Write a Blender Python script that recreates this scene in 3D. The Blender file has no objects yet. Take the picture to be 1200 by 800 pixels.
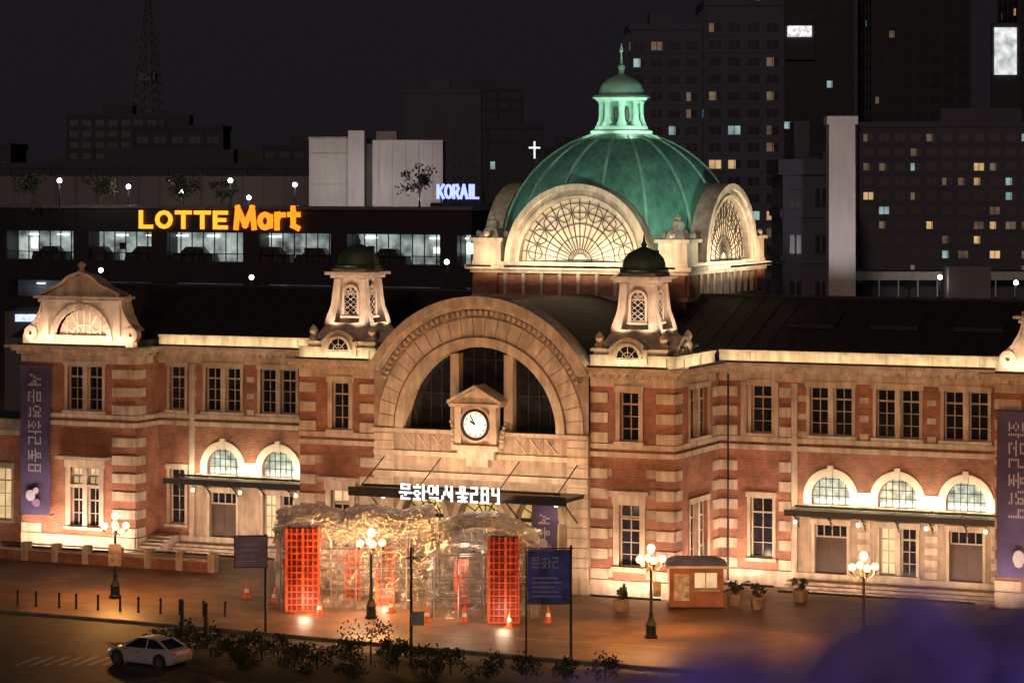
import bpy, math, random
from mathutils import Vector, Matrix
random.seed(7)
rnd=random.random
def ru(a,b): return a+(b-a)*rnd()
TH=math.radians(24); CS,SN=math.cos(TH),math.sin(TH); D0=150.0
def C(r,d):
    "plaza / city street grid, turned 24 degrees from the station front"
    return (r*CS-(d-D0)*SN, r*SN+(d-D0)*CS)
scene=bpy.context.scene
col=scene.collection
# ------------------------------------------------------------ materials
def newmat(name):
    m=bpy.data.materials.new(name); m.use_nodes=True
    nt=m.node_tree; b=nt.nodes['Principled BSDF']; return m,nt,b
def M(name,c,rough=.75,metal=0,var=.3,scale=1.5,bump=0.0,emit=None,es=0,alpha=1,detail=6,streak=0):
    m,nt,b=newmat(name)
    tc=nt.nodes.new('ShaderNodeTexCoord')
    no=nt.nodes.new('ShaderNodeTexNoise'); no.inputs['Scale'].default_value=scale; no.inputs['Detail'].default_value=detail
    nt.links.new(tc.outputs['Object'],no.inputs['Vector'])
    mp=nt.nodes.new('ShaderNodeMapRange'); mp.inputs['From Min'].default_value=.3; mp.inputs['From Max'].default_value=.7
    mp.inputs['To Min'].default_value=1-var; mp.inputs['To Max'].default_value=1+var
    nt.links.new(no.outputs['Fac'],mp.inputs['Value'])
    fac=mp.outputs['Result']
    if streak:
        mpp=nt.nodes.new('ShaderNodeMapping'); mpp.inputs['Scale'].default_value=(2.2,2.2,.25)
        nt.links.new(tc.outputs['Object'],mpp.inputs['Vector'])
        n2=nt.nodes.new('ShaderNodeTexNoise'); n2.inputs['Scale'].default_value=1.6; n2.inputs['Detail'].default_value=5
        nt.links.new(mpp.outputs['Vector'],n2.inputs['Vector'])
        m2=nt.nodes.new('ShaderNodeMapRange'); m2.inputs['From Min'].default_value=.3; m2.inputs['From Max'].default_value=.7
        m2.inputs['To Min'].default_value=1-streak; m2.inputs['To Max'].default_value=1+streak*.4
        nt.links.new(n2.outputs['Fac'],m2.inputs['Value'])
        mu=nt.nodes.new('ShaderNodeMath'); mu.operation='MULTIPLY'
        nt.links.new(fac,mu.inputs[0]); nt.links.new(m2.outputs['Result'],mu.inputs[1]); fac=mu.outputs[0]
    vm=nt.nodes.new('ShaderNodeVectorMath'); vm.operation='SCALE'; vm.inputs[0].default_value=c[:3]
    nt.links.new(fac,vm.inputs['Scale'])
    nt.links.new(vm.outputs['Vector'],b.inputs['Base Color'])
    b.inputs['Roughness'].default_value=rough; b.inputs['Metallic'].default_value=metal
    b.inputs['Alpha'].default_value=alpha
    if bump:
        bp=nt.nodes.new('ShaderNodeBump'); bp.inputs['Strength'].default_value=bump; bp.inputs['Distance'].default_value=.05
        nt.links.new(no.outputs['Fac'],bp.inputs['Height']); nt.links.new(bp.outputs['Normal'],b.inputs['Normal'])
    if emit:
        ve=nt.nodes.new('ShaderNodeVectorMath'); ve.operation='SCALE'; ve.inputs[0].default_value=emit[:3]
        nt.links.new(mp.outputs['Result'],ve.inputs['Scale'])
        nt.links.new(ve.outputs['Vector'],b.inputs['Emission Color']); b.inputs['Emission Strength'].default_value=es
    return m
def brickmat(name,c1,c2,mortar,bw=.24,rh=.085,lo=.55,hi=1.3):
    m,nt,b=newmat(name)
    tc=nt.nodes.new('ShaderNodeTexCoord'); sp=nt.nodes.new('ShaderNodeSeparateXYZ')
    nt.links.new(tc.outputs['Object'],sp.inputs[0])
    ad=nt.nodes.new('ShaderNodeMath'); nt.links.new(sp.outputs['X'],ad.inputs[0]); nt.links.new(sp.outputs['Y'],ad.inputs[1])
    cb=nt.nodes.new('ShaderNodeCombineXYZ'); nt.links.new(ad.outputs[0],cb.inputs['X']); nt.links.new(sp.outputs['Z'],cb.inputs['Y'])
    br=nt.nodes.new('ShaderNodeTexBrick'); br.inputs['Scale'].default_value=1
    br.inputs['Brick Width'].default_value=bw; br.inputs['Row Height'].default_value=rh; br.inputs['Mortar Size'].default_value=.012
    br.inputs['Color1'].default_value=(*c1,1); br.inputs['Color2'].default_value=(*c2,1); br.inputs['Mortar'].default_value=(*mortar,1)
    nt.links.new(cb.outputs[0],br.inputs['Vector'])
    no=nt.nodes.new('ShaderNodeTexNoise'); no.inputs['Scale'].default_value=.8; no.inputs['Detail'].default_value=9; no.inputs['Roughness'].default_value=.6
    nt.links.new(tc.outputs['Object'],no.inputs['Vector'])
    mp=nt.nodes.new('ShaderNodeMapRange'); mp.inputs['From Min'].default_value=.32; mp.inputs['From Max'].default_value=.68
    mp.inputs['To Min'].default_value=lo; mp.inputs['To Max'].default_value=hi
    nt.links.new(no.outputs['Fac'],mp.inputs['Value'])
    vm=nt.nodes.new('ShaderNodeVectorMath'); vm.operation='SCALE'
    nt.links.new(br.outputs['Color'],vm.inputs[0]); nt.links.new(mp.outputs['Result'],vm.inputs['Scale'])
    nt.links.new(vm.outputs['Vector'],b.inputs['Base Color']); b.inputs['Roughness'].default_value=.85
    return m
BRICK=brickmat('brick_red',(.30,.098,.052),(.20,.062,.034),(.26,.17,.12))
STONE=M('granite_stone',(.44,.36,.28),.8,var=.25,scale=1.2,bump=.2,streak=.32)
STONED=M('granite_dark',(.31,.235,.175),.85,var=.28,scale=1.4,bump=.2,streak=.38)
PLAST=M('pale_plaster',(.6,.52,.42),.8,var=.12,scale=2)
SLATE=M('roof_slate',(.02,.017,.017),.7,var=.5,scale=3,bump=.3)
GLASS=M('dark_window_glass',(.012,.013,.018),.12,var=.3)
WFR=M('painted_window_frame',(.36,.31,.25),.6,var=.1)
BRONZE=M('bronze_muntin',(.035,.03,.025),.5,.3,var=.2)
COPPER=M('copper_patina',(.10,.30,.235),.6,var=.28,scale=.9,bump=.15,streak=.35)
COPPERL=M('copper_patina_light',(.22,.46,.37),.6,var=.2,scale=1.5)
CPD=M('dark_copper',(.035,.065,.05),.6,var=.3)
METAL=M('dark_painted_metal',(.025,.027,.03),.45,.4,var=.2)
LITWIN=M('lit_window_glass',(.3,.25,.15),.4,var=.3,scale=1.0,emit=(1,.72,.38),es=.6)
LITCREAM=M('lit_frosted_glass',(.36,.29,.22),.5,var=.3,scale=1.0,emit=(1,.68,.42),es=.10)
LUN=M('lit_lunette_glass',(.12,.14,.12),.2,var=.6,scale=2.5,emit=(.8,.95,.85),es=.36)
ENTR=M('lit_entrance_wall',(.5,.4,.2),.6,var=.7,scale=.8,emit=(1,.66,.22),es=.42)
WHITEEM=M('white_sign_light',(.8,.8,.8),.5,var=.02,emit=(1,.93,.86),es=2.2)
M_DOOR=M('wooden_door',(.05,.025,.015),.5,var=.3)
# ------------------------------------------------------------ mesh builder
class Fr:
    def __init__(s,ox,oy,ux=1,uy=0): s.o=(ox,oy); s.u=(ux,uy); s.n=(uy,-ux)
    def P(s,a,n,z): return (s.o[0]+s.u[0]*a+s.n[0]*n, s.o[1]+s.u[1]*a+s.n[1]*n, z)
W=Fr(0,0)
class MB:
    def __init__(s): s.v=[];s.f=[];s.m=[];s.mats=[]
    def mi(s,m):
        if m not in s.mats: s.mats.append(m)
        return s.mats.index(m)
    def poly(s,pts,m):
        i=len(s.v); s.v+= [tuple(p) for p in pts]; s.f.append(tuple(range(i,i+len(pts)))); s.m.append(s.mi(m))
    def hexa(s,p,m):
        i=len(s.v); s.v+=[tuple(q) for q in p]; k=s.mi(m)
        for f in ((0,3,2,1),(4,5,6,7),(0,1,5,4),(1,2,6,5),(2,3,7,6),(3,0,4,7)):
            s.f.append(tuple(i+j for j in f)); s.m.append(k)
    def box(s,fr,a0,a1,n0,n1,z0,z1,m):
        P=fr.P
        s.hexa([P(a0,n1,z0),P(a1,n1,z0),P(a1,n0,z0),P(a0,n0,z0),P(a0,n1,z1),P(a1,n1,z1),P(a1,n0,z1),P(a0,n0,z1)],m)
    def frus(s,cx,cy,w0,w1,z0,z1,m,ang=0,ratio=1):
        pts=[]
        for w,z in((w0,z0),(w1,z1)):
            for sx,sy in((-1,-1),(1,-1),(1,1),(-1,1)):
                x=sx*w/2;y=sy*w/2*ratio
                pts.append((cx+x*math.cos(ang)-y*math.sin(ang),cy+x*math.sin(ang)+y*math.cos(ang),z))
        s.hexa(pts,m)
    def lathe(s,cx,cy,prof,m,n=16,a0=0,skip=None):
        i=len(s.v);k=s.mi(m)
        for r,z in prof:
            for j in range(n):
                t=a0+2*math.pi*j/n; s.v.append((cx+r*math.cos(t),cy+r*math.sin(t),z))
        for q in range(len(prof)-1):
            for j in range(n):
                f=(i+q*n+j,i+q*n+(j+1)%n,i+(q+1)*n+(j+1)%n,i+(q+1)*n+j)
                if skip and any(skip(s.v[g_][0]-cx,s.v[g_][1]-cy,s.v[g_][2]) for g_ in f): continue
                s.f.append(f); s.m.append(k)
        s.f.append(tuple(i+j for j in range(n))[::-1]); s.m.append(k)
        s.f.append(tuple(i+(len(prof)-1)*n+j for j in range(n))); s.m.append(k)
    def tube(s,p0,p1,r0,m,r1=None,n=6):
        r1=r0 if r1 is None else r1
        p0=Vector(p0);p1=Vector(p1);d=(p1-p0)
        if d.length<1e-6:return
        d.normalize(); a=d.orthogonal().normalized(); b=d.cross(a)
        i=len(s.v);k=s.mi(m)
        for p,r in((p0,r0),(p1,r1)):
            for j in range(n):
                t=2*math.pi*j/n; s.v.append(tuple(p+a*(r*math.cos(t))+b*(r*math.sin(t))))
        for j in range(n): s.f.append((i+j,i+(j+1)%n,i+n+(j+1)%n,i+n+j)); s.m.append(k)
        s.f.append(tuple(i+j for j in range(n))[::-1]); s.m.append(k)
        s.f.append(tuple(i+n+j for j in range(n))); s.m.append(k)
    def ball(s,c,r,m,n=12,sz=1):
        h=n//2
        s.lathe(c[0],c[1],[(max(r*math.sin(math.pi*q/h),.001),c[2]-r*sz*math.cos(math.pi*q/h)) for q in range(h+1)],m,n)
    def obj(s,name,parent=None,smooth=True):
        me=bpy.data.meshes.new(name); me.from_pydata(s.v,[],s.f)
        for m in s.mats: me.materials.append(m)
        me.polygons.foreach_set('material_index',s.m)
        me.validate(); me.update()
        if smooth:
            me.shade_smooth(); me.set_sharp_from_angle(angle=math.radians(28))
        o=bpy.data.objects.new(name,me); col.objects.link(o)
        if parent: o.parent=parent
        return o
def empty(name):
    o=bpy.data.objects.new(name,None); col.objects.link(o); return o
def light(kind,name,loc,energy,color,parent=None,to=None,sx=.3,sy=.3,ang=60,blend=.6,rad=.15):
    l=bpy.data.lights.new(name,kind); l.energy=energy; l.color=color
    if kind=='AREA': l.shape='RECTANGLE'; l.size=sx; l.size_y=sy
    elif kind=='SPOT': l.spot_size=math.radians(ang); l.spot_blend=blend; l.shadow_soft_size=rad
    elif kind=='POINT': l.shadow_soft_size=rad
    o=bpy.data.objects.new(name,l); o.location=loc; col.objects.link(o)
    if to is not None:
        d=Vector(to)-Vector(loc); o.rotation_euler=d.to_track_quat('-Z','Y').to_euler()
    if parent: o.parent=parent
    return o
WARM=(1,.68,.40); ORG=(1,.42,.11); PINK=(1,.70,.50); CRM=(1,.80,.48)
# ------------------------------------------------------------ facade helpers
def wall(mb,fr,a0,a1,z0,z1,n,ops,m,dep=.35,rev=None):
    xs=sorted(set([a0,a1]+[o[0] for o in ops]+[o[1] for o in ops])); zs=sorted(set([z0,z1]+[o[2] for o in ops]+[o[3] for o in ops]))
    for i in range(len(xs)-1):
        for j in range(len(zs)-1):
            ca=(xs[i]+xs[i+1])/2; cz=(zs[j]+zs[j+1])/2
            if any(o[0]<ca<o[1] and o[2]<cz<o[3] for o in ops): continue
            mb.poly([fr.P(xs[i],n,zs[j]),fr.P(xs[i+1],n,zs[j]),fr.P(xs[i+1],n,zs[j+1]),fr.P(xs[i],n,zs[j+1])],m)
    r=rev or m
    for o in ops:
        A,B,Z0,Z1=o[:4]
        for p,q in(((A,Z0),(A,Z1)),((A,Z1),(B,Z1)),((B,Z1),(B,Z0)),((B,Z0),(A,Z0))):
            mb.poly([fr.P(p[0],n,p[1]),fr.P(q[0],n,q[1]),fr.P(q[0],n-dep,q[1]),fr.P(p[0],n-dep,p[1])],r)
def win(mb,fr,a0,a1,z0,z1,n,nx,nz,g=None,fm=None,fw=.07):
    g=g or GLASS; fm=fm or WFR
    mb.poly([fr.P(a0,n-.3,z0),fr.P(a1,n-.3,z0),fr.P(a1,n-.3,z1),fr.P(a0,n-.3,z1)],g)
    mb.box(fr,a0,a0+fw,n-.28,n-.2,z0,z1,fm); mb.box(fr,a1-fw,a1,n-.28,n-.2,z0,z1,fm)
    mb.box(fr,a0+fw,a1-fw,n-.28,n-.2,z0,z0+fw,fm); mb.box(fr,a0+fw,a1-fw,n-.28,n-.2,z1-fw,z1,fm)
    for i in range(1,nx):
        x=a0+(a1-a0)*i/nx; mb.box(fr,x-.022,x+.022,n-.275,n-.22,z0+fw,z1-fw,fm)
    for i in range(1,nz):
        z=z0+(z1-z0)*i/nz; t=.045 if i==nz-1 else .02
        mb.box(fr,a0+fw,a1-fw,n-.27,n-.225,z-t,z+t,fm)
def surround(mb,fr,a0,a1,z0,z1,n,m,w=.16,lint=.28,sill=.16):
    mb.box(fr,a0-w,a0-.003,n-.05,n+.07,z0,z1,m); mb.box(fr,a1+.003,a1+w,n-.05,n+.07,z0,z1,m)
    mb.box(fr,a0-w-.06,a1+w+.06,n-.05,n+.12,z1+.003,z1+lint,m)
    mb.box(fr,a0-w-.08,a1+w+.08,n-.05,n+.18,z0-sill,z0-.003,m)
def pairwin(mb,fr,c,z0,z1,n,w=2.25,g=None,nz=4):
    a0,a1=c-w/2,c+w/2
    surround(mb,fr,a0,a1,z0,z1,n,STONE)
    mb.box(fr,c-.14,c+.14,n-.3,n+.05,z0,z1,STONE)
    gs=g if isinstance(g,(list,tuple)) else (g,g)
    win(mb,fr,a0,c-.14,z0,z1,n,2,nz,gs[0]); win(mb,fr,c+.14,a1,z0,z1,n,2,nz,gs[1])
def quoins(mb,fr,a0,a1,z0,z1,n,m,step=1.0,h=.5,pr=.06):
    z=z0
    while z+h*.5<z1:
        mb.box(fr,a0,a1,n-.05,n+pr,z,min(z+h,z1),m); z+=step
def cornice(mb,fr,a0,a1,e0=0,e1=0,n=0,par=True,z=10.9,m=None):
    m=m or STONE
    for p,za,zb in((.22,0,.18),(.45,.18,.36),(.72,.36,.52)):
        mb.box(fr,a0-e0*p,a1+e1*p,n-.1,n+p,z+za+.001,z+zb,m)
    k=a0+.2
    while k<a1-.1:
        mb.box(fr,k,k+.16,n,n+.36,z+.02,z+.178,m); k+=.42
    mb.box(fr,a0,a1,n-.1,n+.06,z-.45,z-.02,m)
    if par:
        mb.box(fr,a0,a1,n-.25,n+.02,z+.523,z+1.0,m)
        mb.box(fr,a0-.08*e0,a1+.08*e1,n-.3,n+.1,z+1.003,z+1.13,m)
        k=a0+1.2
        while k<a1-.6:
            mb.box(fr,k,k+.5,n+.021,n+.1,z+.523,z+1.0,m); k+=2.4
def archpts(c,zs,r,n=20): return [(c-r*math.cos(math.pi*i/n),zs+r*math.sin(math.pi*i/n)) for i in range(n+1)]
def archpanel(mb,fr,a0,a1,z0,z1,c,zs,r,n,m,dep=.35,rev=None):
    P=fr.P
    mb.poly([P(a0,n,z0),P(c-r,n,z0),P(c-r,n,z1),P(a0,n,z1)],m); mb.poly([P(c+r,n,z0),P(a1,n,z0),P(a1,n,z1),P(c+r,n,z1)],m)
    ap=archpts(c,zs,r)
    for i in range(len(ap)-1):
        p,q=ap[i],ap[i+1]
        mb.poly([P(p[0],n,p[1]),P(q[0],n,q[1]),P(q[0],n,z1),P(p[0],n,z1)],m)
        mb.poly([P(p[0],n,p[1]),P(q[0],n,q[1]),P(q[0],n-dep,q[1]),P(p[0],n-dep,p[1])],rev or m)
    for x in(c-r,c+r): mb.poly([P(x,n,z0),P(x,n,zs),P(x,n-dep,zs),P(x,n-dep,z0)],rev or m)
def archglass(mb,fr,c,z0,zs,r,n,g,fm,rays=6,rings=(.5,),vert=None,t=.025):
    P=fr.P; ap=archpts(c,zs,r)
    mb.poly([P(c-r,n,z0)]+[P(p[0],n,p[1]) for p in ap]+[P(c+r,n,z0)],g)
    def bar(p,q,w=t): mb.tube(P(p[0],n+.04,p[1]),P(q[0],n+.04,q[1]),w,fm,n=4)
    if vert:
        for i in range(1,vert):
            x=c-r+2*r*i/vert; h=math.sqrt(max(r*r-(x-c)**2,0)); bar((x,z0),(x,zs+h))
        z=zs
        while z<zs+r*.95:
            w=math.sqrt(r*r-(z-zs)**2); bar((c-w,z),(c+w,z)); z+=r*.42
    else:
        for i in range(1,rays):
            a=math.pi*i/rays; bar((c+math.cos(a)*r*.12,zs+math.sin(a)*r*.12),(c+math.cos(a)*r,zs+math.sin(a)*r))
        for rg in rings:
            q=archpts(c,zs,r*rg,16)
            for i in range(16): bar(q[i],q[i+1])
        bar((c-r,zs),(c+r,zs),t*1.5)
def ring(mb,fr,c,zs,r0,r1,n0,n1,m,a0=0,a1=math.pi,seg=36,gap=0):
    P=fr.P
    for i in range(seg):
        t0=a0+(a1-a0)*(i+gap)/seg; t1=a0+(a1-a0)*(i+1-gap)/seg
        q=[]
        for nn in(n1,n0):
            q+=[P(c+r0*math.cos(t0),nn,zs+r0*math.sin(t0)),P(c+r1*math.cos(t0),nn,zs+r1*math.sin(t0)),P(c+r1*math.cos(t1),nn,zs+r1*math.sin(t1)),P(c+r0*math.cos(t1),nn,zs+r0*math.sin(t1))]
        mb.hexa(q,m)
# ============================================================ STATION
ST=empty('railway_station')
wl=MB(); tr=MB(); wd=MB(); rf=MB(); cp=MB()
def wingbays(cs,doors):
    for c,dr in zip(cs,doors):
        if dr=='door': op=(c-.85,c+.85,.45,3.3)
        else: op=(c-.95,c+.95,.9,3.3)
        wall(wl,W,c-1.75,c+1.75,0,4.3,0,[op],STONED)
        if dr=='door':
            surround(tr,W,op[0],op[1],.45,3.3,0,STONE); wd.box(W,op[0],op[1],-.34,-.25,.45,2.6,M_DOOR)
            for q in(-.78,.04): wd.box(W,c+q,c+q+.74,-.249,-.23,.6,1.3,M_DOOR); wd.box(W,c+q,c+q+.74,-.249,-.23,1.45,2.5,M_DOOR)
            win(wd,W,op[0],op[1],2.62,3.3,0,4,1,GLASS)
        else: pairwin(wd,W,c,.9,3.3,0,1.9,(LITWIN,GLASS) if rnd()<.5 else (GLASS,LITWIN))
        archpanel(wl,W,c-1.75,c+1.75,4.3,6.3,c,4.72,1.02,0,BRICK)
        ring(tr,W,c,4.72,1.03,1.42,-.05,.08,PLAST)
        tr.box(W,c-1.42,c-1.03,-.05,.08,4.33,4.72,PLAST);tr.box(W,c+1.03,c+1.42,-.05,.08,4.33,4.72,PLAST)
        tr.box(W,c-.14,c+.14,.0,.16,5.72,6.3,PLAST)
        archglass(wd,W,c,4.3,4.72,1.02,-.3,LUN,METAL,vert=6,t=.024)
        tr.box(W,c+1.43,c+2.06,-.05,.05,4.33,5.0,PLAST)
        wall(wl,W,c-1.75,c+1.75,6.3,10.9,0,[(c-1.12,c+1.12,7.8,10.25)],BRICK)
        pairwin(wd,W,c,7.8,10.25,0,2.24)
def bands(fr,a0,a1,n=0):
    tr.box(fr,a0,a1,n-.05,n+.12,6.95,7.2,STONE); tr.box(fr,a0,a1,n-.05,n+.07,7.35,7.6,STONE)
    tr.box(fr,a0,a1,n-.05,n+.1,0,.8,STONE)
wingbays([17.7,21.2,24.7],['door','win','door'])
wall(wl,W,26.45,26.8,0,10.9,0,[],BRICK)
wall(wl,W,11.7,15.95,0,10.9,0,[(13.4,14.6,1.4,4.5),(13.45,14.55,7.8,10.25)],BRICK)
surround(tr,W,13.4,14.6,1.4,4.5,0,STONE); surround(tr,W,13.45,14.55,7.8,10.25,0,STONE)
win(wd,W,13.4,14.6,1.4,4.5,0,2,4); win(wd,W,13.45,14.55,7.8,10.25,0,2,4)
for z0,z1 in((.85,6.9),(7.65,10.4)):
    quoins(tr,W,14.95,15.6,z0,z1,0,STONE); quoins(tr,W,11.72,12.7,z0,z1,0,STONE)
tr.box(W,15.65,15.93,-.05,.14,.8,10.4,STONE)
tr.box(W,12.95,13.2,-.05,.2,7.62,10.42,STONE); tr.box(W,14.75,14.93,-.05,.16,7.62,10.42,STONE)
for c in(19.45,22.95,26.3): 
    quoins(tr,W,c-.33,c+.33,.85,4.2,0,STONE,.6,.35)
for c in(16.2,19.45,22.95,26.35,-12.4,-15.9,-19.6):
    quoins(tr,W,c-.22,c+.22,7.65,10.4,0,STONE,.92,.3,pr=.03)
bands(W,11.72,26.78)
wd.tube(W.P(12.25,.18,.2),W.P(12.25,.18,10.8),.055,METAL)
wingbays([-17.65,-14.15,-10.65],['door','win','door'])
wall(wl,W,-21.8,-19.4,0,10.9,0,[(-21.1,-20.1,1.4,4.5),(-21.1,-20.1,7.8,10.25)],BRICK)
win(wd,W,-21.1,-20.1,1.4,4.5,0,2,4); win(wd,W,-21.1,-20.1,7.8,10.25,0,2,4)
surround(tr,W,-21.1,-20.1,1.4,4.5,0,STONE); surround(tr,W,-21.1,-20.1,7.8,10.25,0,STONE)
tr.box(W,-19.75,-19.45,-.05,.14,.8,10.4,STONE)
bands(W,-21.78,-9.32)
cornice(tr,W,11.7,26.8); cornice(tr,W,-21.8,-9.3)
B=Fr(0,-6.5); c0=1.2
for s in(-1,1):
    c=c0+8.1*s; a0,a1=(c0+6,c0+10.5) if s>0 else (c0-10.5,c0-6)
    wall(wl,B,a0,a1,0,10.9,0,[(c-.55,c+.55,1.5,4.6),(c-.5,c+.5,7.75,10.2)],BRICK)
    surround(tr,B,c-.55,c+.55,1.5,4.6,0,STONE,w=.3,lint=.5,sill=.25); surround(tr,B,c-.5,c+.5,7.75,10.2,0,STONE,w=.22,lint=.32,sill=.25)
    tr.box(B,c-1.15,c+1.15,-.05,.4,5.12,5.3,STONE)
    win(wd,B,c-.55,c+.55,1.5,3.9,0,2,4,GLASS); win(wd,B,c-.55,c+.55,3.95,4.6,0,2,1,LITWIN if s<0 else GLASS); win(wd,B,c-.5,c+.5,7.75,10.2,0,2,4)
    for z0,z1 in((.85,6.9),(7.65,10.4)):
        quoins(tr,B,a0+.02,a0+.95,z0,z1,0,STONE); quoins(tr,B,a1-.95,a1-.001,z0,z1,0,STONE)
    z=.95
    while z<6.6:
        for p,q in((a0+.98,c-.9),(c+.9,a1-.98)): 
            tr.box(B,p,q,-.05,.04,z,z+.42,STONED)
        z+=1.0
    bands(B,a0,a1)
    cornice(tr,B,a0,a1,e0=0 if s>0 else 1,e1=1 if s>0 else 0)
R=Fr(11.7,-6.5,0,1)
wall(wl,R,0,6.5,0,10.9,0,[(2.1,4.7,7.8,10.25),(2.1,4.7,1.4,4.5)],BRICK)
pairwin(wd,R,3.4,7.8,10.25,0,2.6); pairwin(wd,R,3.4,1.4,4.5,0,2.6)
for z0,z1 in((.85,6.9),(7.65,10.4)):
    quoins(tr,R,.001,.95,z0,z1,0,STONE); quoins(tr,R,5.5,6.45,z0,z1,0,STONE)
bands(R,.0,6.38)
cornice(tr,R,0,5.78)
wl.poly([(-9.3,-6.5,0),(-9.3,0,0),(-9.3,0,10.9),(-9.3,-6.5,10.9)],BRICK)
PN=.25
def rout(t):
    return min(6.7, 6.0/max(abs(math.cos(t)),1e-4))
seg=48
for i in range(seg):
    t0=math.pi*i/seg;t1=math.pi*(i+1)/seg
    r0,r1=rout(t0),rout(t1)
    f=lambda r,t,n:B.P(c0+r*math.cos(t),n,8.0+r*math.sin(t))
    wl.poly([f(4.25,t0,PN),f(r0,t0,PN),f(r1,t1,PN),f(4.25,t1,PN)],STONED)
    wl.poly([f(4.25,t0,PN),f(4.25,t1,PN),f(4.25,t1,PN-.9),f(4.25,t0,PN-.9)],STONE)
    wl.poly([f(r0,t0,PN),f(r1,t1,PN),f(r1,t1,PN-1.0),f(r0,t0,PN-1.0)],STONE)
tlo=math.asin(3.05/6.7)
ring(tr,B,c0,8.0,6.42,6.86,-.6,PN+.5,STONE,tlo,math.pi-tlo,44)
ring(tr,B,c0,8.0,6.2,6.42,-.3,PN+.28,STONE,tlo+.02,math.pi-tlo-.02,44)
ring(tr,B,c0,8.0,5.9,6.12,PN-.02,PN+.26,STONE,.42,math.pi-.42,44,gap=.25)
ring(tr,B,c0,8.0,4.85,5.75,PN-.02,PN+.07,STONE,.0,math.pi,25,gap=.03)
ring(tr,B,c0,8.0,4.27,4.75,PN-.02,PN+.14,STONE,.0,math.pi,36)
archglass(wd,B,c0,7.95,8.0,4.25,-.45,GLASS,BRONZE,vert=14,t=.03)
for s in(-1,1):
    x=c0+1.5*s; wd.box(B,x-.24,x+.24,-.44,.05,7.9,8+math.sqrt(4.25**2-1.75**2),STONE)
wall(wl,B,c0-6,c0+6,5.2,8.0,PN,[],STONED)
tr.box(B,c0-6,c0+6,PN-.05,PN+.16,7.78,7.98,STONE); tr.box(B,c0-6,c0+6,PN-.05,PN+.1,6.6,6.85,STONE)
tr.box(B,c0-6,c0+6,PN-.05,PN+.2,5.5,5.8,STONE)
for s in(-1,1):
    for q in range(3):
        a=c0+s*(1.9+q*.85)-(.8 if s<0 else 0)
        tr.box(B,a,a+.8,PN-.02,PN+.03,6.9,7.75,STONED)
        tr.tube(B.P(a+.06,PN+.05,6.95),B.P(a+.74,PN+.05,7.7),.04,STONE,n=4); tr.tube(B.P(a+.74,PN+.05,6.95),B.P(a+.06,PN+.05,7.7),.04,STONE,n=4)
for s in(-1,1):
    a0,a1=(c0+4.85,c0+5.98) if s>0 else (c0-5.98,c0-4.85)
    quoins(tr,B,a0,a1,.85,7.7,PN,STONE,.5,.46,pr=.05)
    wl.poly([B.P(c0+6*s,PN,0),B.P(c0+6*s,0,0),B.P(c0+6*s,0,10.9),B.P(c0+6*s,PN,10.9)],STONED)
for c in(c0-3.2,c0,c0+3.2):
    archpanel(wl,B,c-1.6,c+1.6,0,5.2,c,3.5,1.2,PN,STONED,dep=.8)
    ring(tr,B,c,3.5,1.22,1.5,PN-.02,PN+.1,STONE)
    P=B.P
    archglass(wd,B,c,.0,3.5,1.2,-.5,ENTR,BRONZE,rays=6,rings=(.55,),t=.035)
    wd.box(B,c-1.2,c+1.2,-.48,-.38,3.4,3.6,METAL)
    for k in(-1.2,-.6,0,.6,1.14): wd.box(B,c+k,c+k+.07,-.48,-.4,0,3.4,METAL)
    wd.box(B,c-1.1,c-.02,-.47,-.42,.05,2.2,M_DOOR)
for s in(-1,1):
    wall(wl,B,c0+4.8 if s>0 else c0-6,c0+6 if s>0 else c0-4.8,0,5.2,PN,[],STONED)
n0=PN
tr.box(B,c0-1.15,c0-.8,n0,n0+.55,7.3,9.25,STONE); tr.box(B,c0+.8,c0+1.15,n0,n0+.55,7.3,9.25,STONE)
tr.box(B,c0-.8,c0+.8,n0-.6,n0+.42,7.3,9.25,STONE)
tr.box(B,c0-1.4,c0+1.4,n0-.6,n0+.72,9.253,9.42,STONE)
tr.box(B,c0-1.3,c0+1.3,n0-.6,n0+.65,7.05,7.297,STONE)
tr.box(B,c0-1.0,c0+1.0,n0-.1,n0+.5,6.6,7.047,STONE); tr.box(B,c0-.6,c0+.6,n0-.1,n0+.35,6.2,6.597,STONE)
for s in(-1,1):
    for k in range(6): tr.ball(B.P(c0+s*(1.3+.03*k*k*.3),n0+.2,7.35+k*.22),.2-.02*k,STONE,8)
P=B.P
tr.poly([P(a,n0+.6,z) for a,z in((c0-1.4,9.423),(c0+1.4,9.423),(c0,10.15))],STONE)
for a,b in(((c0-1.5,9.4),(c0,10.2)),((c0,10.2),(c0+1.5,9.4))):
    tr.hexa([P(a[0],n0+.75,a[1]),P(b[0],n0+.75,b[1]),P(b[0],n0-.6,b[1]),P(a[0],n0-.6,a[1]),P(a[0],n0+.75,a[1]+.16),P(b[0],n0+.75,b[1]+.16),P(b[0],n0-.6,b[1]+.16),P(a[0],n0-.6,a[1]+.16)],STONE)
ck=MB()
CKF=M('clock_face_white',(.8,.8,.78),.4,var=.03,emit=(1,.95,.88),es=.6)
def disc(mb,fr,c,z,r,n0_,n1_,m,k=32):
    q=[(c+r*math.cos(2*math.pi*i/k),z+r*math.sin(2*math.pi*i/k)) for i in range(k)]
    mb.poly([fr.P(a,n1_,b) for a,b in q],m)
    for i in range(k):
        a,b=q[i],q[(i+1)%k]; mb.poly([fr.P(a[0],n0_,a[1]),fr.P(b[0],n0_,b[1]),fr.P(b[0],n1_,b[1]),fr.P(a[0],n1_,a[1])],m)
disc(ck,B,c0,8.35,.80,n0+.42,n0+.5,METAL); disc(ck,B,c0,8.35,.66,n0+.5,n0+.52,CKF)
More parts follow.
